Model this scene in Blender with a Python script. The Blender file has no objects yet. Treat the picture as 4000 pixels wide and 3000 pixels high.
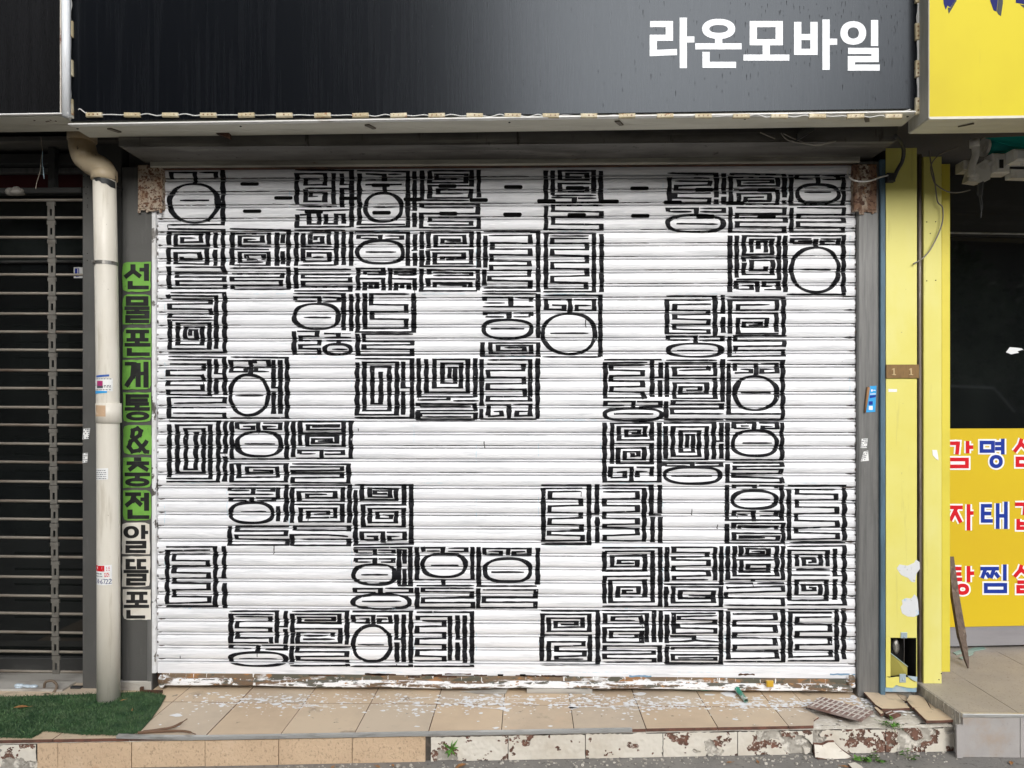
import bpy, bmesh, math, random
from mathutils import Matrix, Vector
random.seed(11)
S = bpy.context.scene
COL = S.collection
R = math.radians

# ------------------------------------------------------------------ camera
FPX = 2850.0          # focal length in pixels of the 4000 px wide photograph
HOR = 1590.0          # horizon row in the photograph
YAW = R(1.25)
DIST = 3.42
CAMZ = 1.452
CAM = Vector((DIST * math.tan(YAW), -DIST, CAMZ))
cd = bpy.data.cameras.new('camera')
cd.sensor_width = 36.0
cd.lens = FPX / 4000.0 * 36.0
cd.shift_y = (HOR - 1500.0) / 4000.0
cd.clip_start = 0.05
cd.clip_end = 500
co = bpy.data.objects.new('camera', cd)
co.location = CAM
co.rotation_euler = (R(90), 0, YAW)
COL.objects.link(co)
S.camera = co

# ------------------------------------------------------------------ sky, sun, exposure
SUN_EL, SUN_AZ = R(29.5), R(172)      # behind the viewer, slightly to the right
wd = bpy.data.worlds.new('World')
S.world = wd
wd.use_nodes = True
nt = wd.node_tree
nt.nodes.clear()
sky = nt.nodes.new('ShaderNodeTexSky')
sky.sky_type = 'NISHITA'
sky.sun_disc = False
sky.sun_elevation = SUN_EL
sky.sun_rotation = SUN_AZ
sky.dust_density = 2.0
sky.air_density = 1.0
hs = nt.nodes.new('ShaderNodeHueSaturation')      # overcast: the blue is washed out of the sky
hs.inputs['Saturation'].default_value = 0.28
bg = nt.nodes.new('ShaderNodeBackground')
bg.inputs['Strength'].default_value = 0.15
wo = nt.nodes.new('ShaderNodeOutputWorld')
nt.links.new(sky.outputs[0], hs.inputs['Color'])
nt.links.new(hs.outputs[0], bg.inputs['Color'])
nt.links.new(bg.outputs[0], wo.inputs['Surface'])
sl = bpy.data.lights.new('sun', 'SUN')
sl.energy = 1.2
sl.angle = R(32)
sl.color = (1.0, 0.99, 0.972)
so = bpy.data.objects.new('sun', sl)
sd = Vector((math.sin(SUN_AZ) * math.cos(SUN_EL), math.cos(SUN_AZ) * math.cos(SUN_EL), math.sin(SUN_EL)))
so.rotation_euler = (-sd).to_track_quat('-Z', 'Y').to_euler()
COL.objects.link(so)
S.view_settings.view_transform = 'Standard'
S.view_settings.look = 'None'
S.view_settings.gamma = 1.0
S.view_settings.use_curve_mapping = False
S.view_settings.exposure = 0.9

# ------------------------------------------------------------------ photograph measurements -> places
FW = Vector((-math.sin(YAW), math.cos(YAW), 0)); RT = Vector((math.cos(YAW), math.sin(YAW), 0))
class Frame:
    """a wall frame: origin on the ground, x along the wall, y into it"""
    def __init__(s, ox=0, oy=0, ang=0):
        s.ox, s.oy, s.a = ox, oy, ang
        s.c, s.s = math.cos(ang), math.sin(ang)
    def loc(s, v):
        return (v[0] * s.c + v[1] * s.s, -v[0] * s.s + v[1] * s.c, v[2])
    def W(s, px, py, y=0.0):
        d = FW + RT * ((px - 2000) / FPX) + Vector((0, 0, (HOR - py) / FPX))
        o = s.loc((CAM.x - s.ox, CAM.y - s.oy, CAM.z)); d = s.loc(d)
        t = (y - o[1]) / d[1]
        return (o[0] + d[0] * t, y, o[2] + d[2] * t)
F0 = Frame()
W = F0.W
def G(px, py, z=0.0):
    d = FW + RT * ((px - 2000) / FPX) + Vector((0, 0, (HOR - py) / FPX))
    t = (z - CAM.z) / d.z
    return (CAM.x + d.x * t, CAM.y + d.y * t, z)

# ------------------------------------------------------------------ materials
MATS = {}
def M(name, col, rough=0.6, metal=0.0, layers=(), bump=0.0, bscale=80.0, bstretch=(1, 1, 1), spec=0.5, rvar=0.0):
    """principled material; layers = (colour, noise scale, stretch, low, high, detail)"""
    if name in MATS: return MATS[name]
    m = bpy.data.materials.new(name)
    m.use_nodes = True
    t = m.node_tree
    n = t.nodes
    b = n['Principled BSDF']
    b.inputs['Roughness'].default_value = rough
    b.inputs['Metallic'].default_value = metal
    b.inputs['Specular IOR Level'].default_value = spec
    b.inputs['Base Color'].default_value = (*col, 1)
    geo = n.new('ShaderNodeNewGeometry')
    prev = None
    for i, (c2, sc, st, lo, hi, det) in enumerate(layers):
        mp = n.new('ShaderNodeMapping')
        mp.inputs['Scale'].default_value = st
        mp.inputs['Location'].default_value = (3.7 * i, 1.3 * i, 2.1 * i)
        nz = n.new('ShaderNodeTexNoise')
        nz.inputs['Scale'].default_value = sc
        nz.inputs['Detail'].default_value = det
        nz.inputs['Roughness'].default_value = 0.62
        mr = n.new('ShaderNodeMapRange')
        mr.inputs['From Min'].default_value = lo
        mr.inputs['From Max'].default_value = hi
        mx = n.new('ShaderNodeMix')
        mx.data_type = 'RGBA'
        t.links.new(geo.outputs['Position'], mp.inputs['Vector'])
        t.links.new(mp.outputs[0], nz.inputs['Vector'])
        t.links.new(nz.outputs['Fac'], mr.inputs['Value'])
        t.links.new(mr.outputs[0], mx.inputs['Factor'])
        if prev: t.links.new(prev, mx.inputs['A'])
        else: mx.inputs['A'].default_value = (*col, 1)
        mx.inputs['B'].default_value = (*c2, 1)
        prev = mx.outputs['Result']
    if prev: t.links.new(prev, b.inputs['Base Color'])
    if bump or rvar:
        mp = n.new('ShaderNodeMapping')
        mp.inputs['Scale'].default_value = bstretch
        nz = n.new('ShaderNodeTexNoise')
        nz.inputs['Scale'].default_value = bscale
        nz.inputs['Detail'].default_value = 5
        t.links.new(geo.outputs['Position'], mp.inputs['Vector'])
        t.links.new(mp.outputs[0], nz.inputs['Vector'])
        if bump:
            bp = n.new('ShaderNodeBump')
            bp.inputs['Strength'].default_value = bump
            bp.inputs['Distance'].default_value = 0.004
            t.links.new(nz.outputs['Fac'], bp.inputs['Height'])
            t.links.new(bp.outputs[0], b.inputs['Normal'])
        if rvar:
            mr = n.new('ShaderNodeMapRange')
            mr.inputs['To Min'].default_value = max(0.02, rough - rvar)
            mr.inputs['To Max'].default_value = min(1, rough + rvar)
            t.links.new(nz.outputs['Fac'], mr.inputs['Value'])
            t.links.new(mr.outputs[0], b.inputs['Roughness'])
    MATS[name] = m
    return m
U = (1, 1, 1)
VS = (6, 6, 0.5)       # vertical streaks
HS = (0.5, 4, 6)       # horizontal streaks
m_slat = M('shutter white paint', (0.80, 0.80, 0.815), 0.45, 0, [
    ((0.57, 0.58, 0.595), 3.0, (1.2, 1, 14), 0.47, 0.74, 7), ((0.87, 0.87, 0.88), 9.0, (0.35, 1, 7), 0.56, 0.62, 3),
    ((0.45, 0.44, 0.42), 5.0, (1.0, 1, 9), 0.66, 0.80, 8), ((0.11, 0.10, 0.09), 34.0, (0.6, 1, 2.4), 0.725, 0.75, 8)], 0.25, 60, (0.3, 1, 3))
m_bar = M('shutter bottom bar chipped', (0.78, 0.78, 0.78), 0.6, 0, [
    ((0.15, 0.095, 0.055), 15.0, (0.35, 1, 3.0), 0.50, 0.54, 9), ((0.10, 0.095, 0.075), 19.0, (0.4, 1, 3.2), 0.54, 0.57, 9),
    ((0.36, 0.2, 0.08), 40.0, (0.6, 1, 1.5), 0.60, 0.64, 7), ((0.74, 0.74, 0.73), 42.0, (1, 1, 1), 0.57, 0.60, 7)], 0.7, 90)
m_barrust = M('rusted bar recess', (0.72, 0.72, 0.72), 0.7, 0, [((0.17, 0.12, 0.075), 9.0, (0.3, 1, 1.0), 0.40, 0.44, 9), ((0.30, 0.15, 0.06), 22.0, (0.6, 1, 1), 0.55, 0.6, 8), ((0.09, 0.085, 0.06), 16.0, (0.6, 1, 1), 0.54, 0.57, 8), ((0.8, 0.8, 0.79), 26.0, (2.2, 1, 0.3), 0.62, 0.64, 7)], 0.6, 90)
m_ink = M('black brush paint', (0.005, 0.005, 0.0065), 0.6, 0, [
    ((0.011, 0.011, 0.014), 30.0, (1, 1, 1), 0.4, 0.7, 4), ((0.62, 0.62, 0.64), 75.0, (0.9, 1, 0.55), 0.685, 0.71, 9)], 0.1, 90, spec=0.16)
m_blueline = M('pale blue chalk line', (0.42, 0.66, 0.76), 0.9, 0, [((0.8, 0.8, 0.82), 40.0, U, 0.45, 0.55, 3)])
m_slot = M('vent slot dark', (0.004, 0.004, 0.004), 0.9, spec=0.1)
m_rusty = M('rusted cream steel', (0.50, 0.43, 0.34), 0.75, 0, [
    ((0.30, 0.19, 0.11), 9.0, U, 0.45, 0.7, 8), ((0.14, 0.06, 0.03), 95.0, U, 0.50, 0.56, 7), ((0.07, 0.035, 0.022), 30.0, U, 0.58, 0.64, 8)], 0.5, 120)
m_rusty2 = M('heavily rusted steel', (0.23, 0.13, 0.08), 0.8, 0, [((0.48, 0.41, 0.32), 11.0, (2, 2, 0.6), 0.48, 0.58, 8), ((0.09, 0.04, 0.025), 60.0, U, 0.5, 0.58, 7), ((0.30, 0.13, 0.05), 36.0, U, 0.6, 0.66, 6)], 0.6, 120)
m_rustdk = M('dark rust iron', (0.10, 0.045, 0.025), 0.85, 0.1, [((0.03, 0.018, 0.012), 18.0, U, 0.4, 0.65, 6)], 0.5, 90)
m_pillar = M('grey brown painted pillar', (0.085, 0.083, 0.077), 0.62, 0, [
    ((0.06, 0.058, 0.054), 2.5, U, 0.4, 0.7, 6), ((0.115, 0.11, 0.105), 8.0, (5, 5, 0.6), 0.6, 0.75, 6), ((0.05, 0.047, 0.04), 60.0, U, 0.74, 0.76, 3)], 0.15, 120)
m_steel = M('brushed grey steel jamb', (0.18, 0.178, 0.17), 0.45, 0.2, [
    ((0.11, 0.109, 0.104), 9.0, (7, 7, 0.35), 0.42, 0.7, 8), ((0.25, 0.245, 0.235), 14.0, (9, 9, 0.4), 0.58, 0.8, 8), ((0.08, 0.075, 0.065), 2.2, U, 0.62, 0.9, 6)], 0.1, 200)
m_bluegrey = M('blue grey paint', (0.075, 0.14, 0.19), 0.6, 0, [((0.05, 0.085, 0.11), 5.0, (4, 4, 0.7), 0.45, 0.7, 6), ((0.16, 0.24, 0.3), 20.0, (3, 3, 0.5), 0.7, 0.75, 5)], 0.2)
m_yel = M('yellow painted panel', (0.69, 0.635, 0.175), 0.5, 0, [
    ((0.66, 0.59, 0.12), 2.0, U, 0.45, 0.7, 5), ((0.70, 0.66, 0.25), 1.4, (2, 2, 0.8), 0.5, 0.75, 5), ((0.50, 0.44, 0.13), 6.0, (5, 5, 0.4), 0.60, 0.78, 7), ((0.30, 0.25, 0.10), 45.0, (2, 2, 1), 0.71, 0.74, 5)], 0.08, 150)
m_yelside = M('yellow return panel', (0.66, 0.56, 0.06), 0.5, 0, [((0.60, 0.50, 0.05), 3.0, U, 0.45, 0.7, 5), ((0.25, 0.19, 0.06), 60.0, U, 0.70, 0.74, 5)], 0.08, 150)
m_board = M('deep yellow board', (0.62, 0.44, 0.008), 0.45, 0, [((0.60, 0.41, 0.01), 2.0, U, 0.4, 0.7, 4), ((0.35, 0.22, 0.02), 30.0, (0.5, 1, 4), 0.76, 0.78, 5)], 0.04, 90)
m_ysign = M('yellow sign sheet', (0.60, 0.495, 0.008), 0.5, 0, [((0.55, 0.44, 0.008), 2.0, (1, 1, 0.7), 0.45, 0.75, 4), ((0.45, 0.36, 0.03), 7.0, (5, 5, 0.3), 0.66, 0.8, 6)], 0.02, 60, spec=0.25)
m_sign = M('black satin sign sheet', (0.003, 0.0036, 0.005), 0.25, 0, [
    ((0.007, 0.0078, 0.0095), 6.0, (9, 9, 0.25), 0.45, 0.7, 7), ((0.004, 0.004, 0.005), 24.0, (3, 3, 0.8), 0.70, 0.73, 5)], 0.02, 40, (12, 12, 0.4), spec=0.20, rvar=0.035)
m_sign.node_tree.nodes['Principled BSDF'].inputs['Specular Tint'].default_value = (0.82, 0.90, 1.0, 1)
m_sign2 = M('dark sign sheet', (0.006, 0.006, 0.0065), 0.28, 0, [((0.010, 0.010, 0.011), 5.0, (8, 8, 0.3), 0.45, 0.7, 6)], 0.03, 40, (12, 12, 0.4), spec=0.25, rvar=0.05)
m_letter = M('white acrylic letter', (0.74, 0.755, 0.775), 0.45, 0, [((0.64, 0.66, 0.69), 12.0, VS, 0.6, 0.8, 5)])
m_cream = M('cream sign underside', (0.60, 0.58, 0.49), 0.55, 0, [((0.48, 0.46, 0.38), 4.0, (0.6, 3, 3), 0.45, 0.75, 6), ((0.16, 0.14, 0.10), 25.0, (0.5, 2, 2), 0.72, 0.76, 6)], 0.1)
m_alu = M('aluminium trim', (0.62, 0.62, 0.60), 0.35, 0.7, [((0.3, 0.29, 0.27), 12.0, (0.7, 3, 3), 0.52, 0.75, 7)], 0.1)
m_whitetrim = M('white trim strip', (0.78, 0.77, 0.74), 0.5, 0, [((0.5, 0.46, 0.4), 12.0, (0.6, 2, 2), 0.6, 0.75, 6)])
m_tube = M('white tube corner trim', (0.72, 0.74, 0.76), 0.4, 0, [((0.45, 0.4, 0.34), 6.0, (8, 8, 0.5), 0.62, 0.75, 6)])
m_led = M('yellowed led module', (0.45, 0.37, 0.22), 0.55, 0, [((0.58, 0.51, 0.36), 14.0, U, 0.45, 0.6, 4), ((0.28, 0.09, 0.03), 38.0, U, 0.62, 0.68, 5)], 0.2)
m_ledspot = M('led lens corroded', (0.20, 0.10, 0.04), 0.4, 0, [((0.6, 0.5, 0.3), 60.0, U, 0.5, 0.55, 3)])
m_wire = M('white wire', (0.66, 0.65, 0.62), 0.5, 0, [((0.3, 0.27, 0.22), 9.0, U, 0.55, 0.75, 5)])
m_greywire = M('grey wire', (0.20, 0.18, 0.15), 0.6)
m_blackwire = M('black conduit', (0.022, 0.022, 0.022), 0.5)
m_soffit = M('dusty dark soffit', (0.12, 0.113, 0.10), 0.7, 0, [((0.055, 0.05, 0.043), 3.0, (0.6, 2, 2), 0.42, 0.62, 7), ((0.26, 0.245, 0.21), 5.0, (0.25, 2, 6), 0.56, 0.75, 8), ((0.03, 0.025, 0.02), 9.0, (3, 2, 0.6), 0.62, 0.7, 7)], 0.2)
m_head = M('grimy shutter head rail', (0.44, 0.42, 0.35), 0.6, 0, [((0.17, 0.155, 0.13), 4.0, (0.5, 2, 5), 0.42, 0.7, 7), ((0.16, 0.08, 0.045), 11.0, (0.5, 2, 2), 0.66, 0.72, 7)], 0.2)
m_pipe = M('cream pvc pipe', (0.70, 0.66, 0.575), 0.42, 0, [((0.62, 0.575, 0.485), 4.0, (3, 3, 0.5), 0.45, 0.75, 6), ((0.46, 0.41, 0.32), 7.0, (4, 4, 0.35), 0.58, 0.75, 7), ((0.26, 0.2, 0.15), 50.0, (1, 1, 0.8), 0.70, 0.73, 5)], 0.08, 150)
m_elbow = M('old ochre pvc elbow', (0.50, 0.405, 0.27), 0.45, 0, [((0.36, 0.25, 0.13), 6.0, U, 0.48, 0.7, 6), ((0.05, 0.035, 0.02), 14.0, (3, 3, 0.7), 0.62, 0.66, 7)], 0.1, 90)
m_clamp = M('dull metal clamp', (0.25, 0.24, 0.22), 0.4, 0.8, [((0.1, 0.08, 0.06), 30.0, U, 0.5, 0.7, 5)])
m_tape = M('black tape', (0.018, 0.02, 0.02), 0.55)
m_green = M('green vinyl sheet', (0.165, 0.40, 0.06), 0.5, 0, [((0.12, 0.30, 0.045), 14.0, U, 0.45, 0.75, 6), ((0.06, 0.10, 0.035), 45.0, U, 0.64, 0.70, 7)], 0.5, 40)
m_wtile = M('off white vinyl sheet', (0.72, 0.68, 0.60), 0.5, 0, [((0.55, 0.49, 0.40), 9.0, U, 0.5, 0.8, 6)], 0.15, 60)
m_vinyl = M('black vinyl lettering', (0.012, 0.012, 0.012), 0.42, 0, [((0.03, 0.03, 0.03), 16.0, U, 0.5, 0.7, 5)], 0.15, 50)
m_red = M('red vinyl', (0.58, 0.008, 0.016), 0.5, spec=0.25); m_blue = M('blue vinyl', (0.010, 0.035, 0.28), 0.5, spec=0.25)
m_outline = M('white vinyl outline', (0.82, 0.83, 0.84), 0.4)
m_navy = M('navy brush paint', (0.006, 0.010, 0.115), 0.55, spec=0.15); m_shadowgrey = M('grey lettering edge', (0.05, 0.056, 0.062), 0.6, spec=0.2)
m_glass = M('dark window glass', (0.006, 0.007, 0.007), 0.03, 0, [((0.01, 0.012, 0.011), 2.0, U, 0.4, 0.7, 3)], spec=0.5)
m_glass2 = M('dusty dark glass', (0.010, 0.013, 0.012), 0.08, 0, [((0.022, 0.026, 0.024), 3.0, U, 0.4, 0.7, 5)], spec=0.4)
m_frame = M('dark window frame', (0.045, 0.045, 0.043), 0.45, 0.2, [((0.08, 0.08, 0.075), 6.0, (0.5, 2, 3), 0.5, 0.75, 5)])
m_darkred = M('dark red banner', (0.10, 0.012, 0.012), 0.6)
m_grille = M('weathered grille bar', (0.21, 0.185, 0.15), 0.55, 0.2, [((0.09, 0.06, 0.04), 5.0, (0.7, 3, 3), 0.5, 0.7, 7), ((0.22, 0.20, 0.17), 16.0, (0.5, 3, 4), 0.6, 0.75, 5)], 0.2)
m_link = M('galvanised link plate', (0.16, 0.15, 0.13), 0.5, 0.2, [((0.09, 0.08, 0.065), 16.0, U, 0.5, 0.7, 6)], 0.2)
m_tile = M('beige floor tile', (0.60, 0.475, 0.335), 0.55, 0, [((0.49, 0.38, 0.27), 3.5, U, 0.42, 0.7, 7), ((0.62, 0.46, 0.31), 6.0, U, 0.55, 0.75, 5), ((0.28, 0.22, 0.16), 9.0, U, 0.58, 0.72, 8), ((0.16, 0.13, 0.10), 26.0, U, 0.64, 0.70, 7)], 0.12, 120)
m_tiles = [m_tile, M('beige floor tile warm', (0.61, 0.47, 0.32), 0.55, 0, [((0.51, 0.385, 0.265), 4.0, U, 0.42, 0.7, 7), ((0.18, 0.145, 0.11), 20.0, U, 0.66, 0.72, 7)], 0.12, 120), M('beige floor tile grey', (0.57, 0.465, 0.345), 0.55, 0, [((0.47, 0.38, 0.285), 5.0, U, 0.42, 0.7, 7), ((0.54, 0.40, 0.27), 3.0, U, 0.6, 0.75, 5), ((0.2, 0.16, 0.12), 30.0, U, 0.67, 0.72, 7)], 0.12, 120)]
m_grout = M('dirty grout bed', (0.14, 0.115, 0.09), 0.9, 0, [((0.07, 0.06, 0.05), 20.0, U, 0.4, 0.6, 6)], 0.5)
m_riser = M('sandy riser tile', (0.60, 0.44, 0.29), 0.7, 0, [((0.54, 0.385, 0.25), 4.0, U, 0.4, 0.7, 6), ((0.40, 0.285, 0.185), 115.0, (1, 1, 0.7), 0.55, 0.64, 5), ((0.66, 0.50, 0.35), 7.0, U, 0.55, 0.7, 6), ((0.26, 0.195, 0.13), 16.0, U, 0.66, 0.74, 9)], 0.8, 90)
m_broken = M('flaking white riser tile', (0.70, 0.655, 0.57), 0.65, 0, [
    ((0.55, 0.49, 0.40), 8.0, U, 0.5, 0.7, 7), ((0.17, 0.075, 0.05), 9.0, (1, 1, 1.2), 0.565, 0.58, 9), ((0.12, 0.10, 0.075), 6.0, U, 0.66, 0.69, 9), ((0.74, 0.7, 0.62), 60.0, U, 0.62, 0.64, 4)], 0.6, 50)
m_mortar = M('broken mortar', (0.40, 0.37, 0.32), 0.9, 0, [((0.22, 0.2, 0.17), 14.0, U, 0.5, 0.7, 7), ((0.64, 0.6, 0.53), 22.0, (1, 4, 1), 0.52, 0.6, 5)], 1.0, 45)
m_claymot = M('mottled brown tile body', (0.19, 0.095, 0.065), 0.85, 0, [((0.12, 0.065, 0.045), 25.0, U, 0.4, 0.6, 5), ((0.55, 0.49, 0.42), 75.0, U, 0.55, 0.60, 6)], 0.5)
m_bed = M('pale mortar bed', (0.50, 0.46, 0.39), 0.9, 0, [((0.62, 0.585, 0.52), 40.0, (1, 3, 1), 0.5, 0.6, 5), ((0.25, 0.22, 0.18), 10.0, U, 0.58, 0.7, 7)], 0.9, 60)
m_clay = M('brown tile body', (0.17, 0.075, 0.05), 0.85, 0, [((0.1, 0.05, 0.035), 25.0, U, 0.4, 0.6, 5)], 0.4)
m_whiteclay = M('white mortar lines', (0.55, 0.50, 0.45), 0.9)
m_splat = M('spilt white paint', (0.80, 0.80, 0.80), 0.5)
m_granite = M('grey stone tile', (0.38, 0.335, 0.29), 0.6, 0, [((0.30, 0.27, 0.24), 4.0, U, 0.4, 0.7, 6), ((0.20, 0.17, 0.145), 120.0, U, 0.6, 0.7, 3)], 0.1, 150)
m_granriser = M('pale stone riser', (0.40, 0.375, 0.36), 0.6, 0, [((0.33, 0.31, 0.295), 5.0, U, 0.4, 0.7, 6), ((0.36, 0.25, 0.15), 3.5, U, 0.52, 0.75, 6), ((0.2, 0.18, 0.16), 14.0, U, 0.62, 0.72, 7)], 0.1, 150)
m_turf = M('artificial turf', (0.028, 0.07, 0.026), 0.8, 0, [((0.035, 0.12, 0.03), 14.0, U, 0.45, 0.65, 6), ((0.012, 0.05, 0.018), 5.0, U, 0.5, 0.7, 5)], 0.6, 200)
m_blade = M('turf blade', (0.042, 0.092, 0.034), 0.65, 0, [((0.085, 0.135, 0.06), 16.0, U, 0.5, 0.62, 6), ((0.016, 0.055, 0.02), 9.0, U, 0.5, 0.66, 6)])
m_blade2 = M('pale turf blade', (0.11, 0.19, 0.075), 0.6, 0, [((0.07, 0.15, 0.05), 30.0, U, 0.45, 0.6, 4)])
m_ground = M('worn concrete ground', (0.19, 0.18, 0.165), 0.9, 0, [((0.25, 0.235, 0.21), 4.0, U, 0.45, 0.7, 7), ((0.10, 0.092, 0.08), 40.0, U, 0.57, 0.67, 6), ((0.32, 0.31, 0.28), 90.0, U, 0.68, 0.72, 4)], 0.9, 120)
m_brass = M('bronze number plate', (0.23, 0.135, 0.05), 0.45, 0.35, [((0.17, 0.10, 0.04), 30.0, (4, 4, 1), 0.45, 0.7, 4)])
m_brassnum = M('brass numeral', (0.66, 0.50, 0.28), 0.35, 0.5)
m_torn = M('torn white backing', (0.62, 0.63, 0.64), 0.8, 0, [((0.42, 0.42, 0.41), 70.0, U, 0.6, 0.66, 5), ((0.28, 0.46, 0.64), 22.0, (1, 1, 0.6), 0.60, 0.66, 6)], 0.2)
m_paper = M('sticker paper', (0.78, 0.78, 0.76), 0.6, 0, [((0.6, 0.6, 0.58), 15.0, U, 0.5, 0.75, 5)])
m_print = M('sticker print', (0.06, 0.06, 0.08), 0.6); m_pblue = M('sticker blue print', (0.03, 0.10, 0.38), 0.5)
m_cyan = M('bright blue flyer', (0.03, 0.34, 0.72), 0.4); m_card = M('brown card', (0.30, 0.16, 0.07), 0.7)
m_purple = M('magenta print', (0.35, 0.02, 0.13), 0.5)
m_teal = M('teal awning cloth', (0.0, 0.36, 0.32), 0.6, 0, [((0.0, 0.29, 0.26), 6.0, U, 0.4, 0.7, 4)])
m_armgrey = M('grubby white awning metal', (0.66, 0.64, 0.60), 0.45, 0.0, [((0.36, 0.33, 0.28), 11.0, U, 0.5, 0.7, 7)], 0.15)
m_wood = M('weathered wooden stake', (0.125, 0.088, 0.065), 0.8, 0, [((0.075, 0.05, 0.037), 9.0, (8, 8, 0.6), 0.45, 0.65, 6), ((0.2, 0.15, 0.115), 4.0, (9, 9, 0.6), 0.6, 0.7, 5)], 0.4)
m_leaf = M('weed leaf', (0.07, 0.19, 0.025), 0.55, 0, [((0.11, 0.25, 0.035), 30.0, U, 0.45, 0.6, 4)])
m_stem = M('weed stem', (0.12, 0.16, 0.05), 0.7)
m_dead = M('dead leaf', (0.36, 0.17, 0.055), 0.7, 0, [((0.2, 0.09, 0.03), 40.0, U, 0.45, 0.65, 4)])
m_twig = M('dry twig', (0.15, 0.085, 0.05), 0.8)
m_gplastic = M('green plastic sheet', (0.03, 0.23, 0.15), 0.35, 0, [((0.55, 0.6, 0.55), 26.0, U, 0.52, 0.6, 5)])
m_yplastic = M('amber plastic', (0.55, 0.33, 0.02), 0.3)
m_bag = M('pale plastic bag', (0.50, 0.58, 0.64), 0.4); m_rope = M('frayed brown rope', (0.16, 0.12, 0.085), 0.9)
m_shard = M('pale green glass shard', (0.30, 0.42, 0.36), 0.12)
m_ledge = M('pale stone sill', (0.42, 0.395, 0.35), 0.7, 0, [((0.25, 0.22, 0.19), 8.0, (0.6, 2, 2), 0.5, 0.7, 7)], 0.3)
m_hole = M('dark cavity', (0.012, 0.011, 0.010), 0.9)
m_foil = M('crinkled foil', (0.40, 0.39, 0.36), 0.3, 0.7, [((0.2, 0.19, 0.17), 60.0, U, 0.45, 0.6, 3)], 1.0, 90)
m_wall = M('dark building render', (0.17, 0.16, 0.15), 0.8, 0, [((0.12, 0.115, 0.11), 2.0, U, 0.4, 0.7, 6)], 0.3)
m_opp = M('brown brick facade opposite', (0.085, 0.07, 0.06), 0.85, 0, [((0.05, 0.045, 0.04), 2.0, U, 0.4, 0.7, 6)])
m_bark = M('tree bark', (0.07, 0.055, 0.042), 0.9); m_foli = M('street tree foliage', (0.035, 0.06, 0.02), 0.7, 0, [((0.055, 0.085, 0.028), 3.0, U, 0.4, 0.6, 4)])
m_car = M('black car paint', (0.01, 0.01, 0.011), 0.12); m_rub = M('tyre rubber', (0.02, 0.02, 0.02), 0.85)

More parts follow.
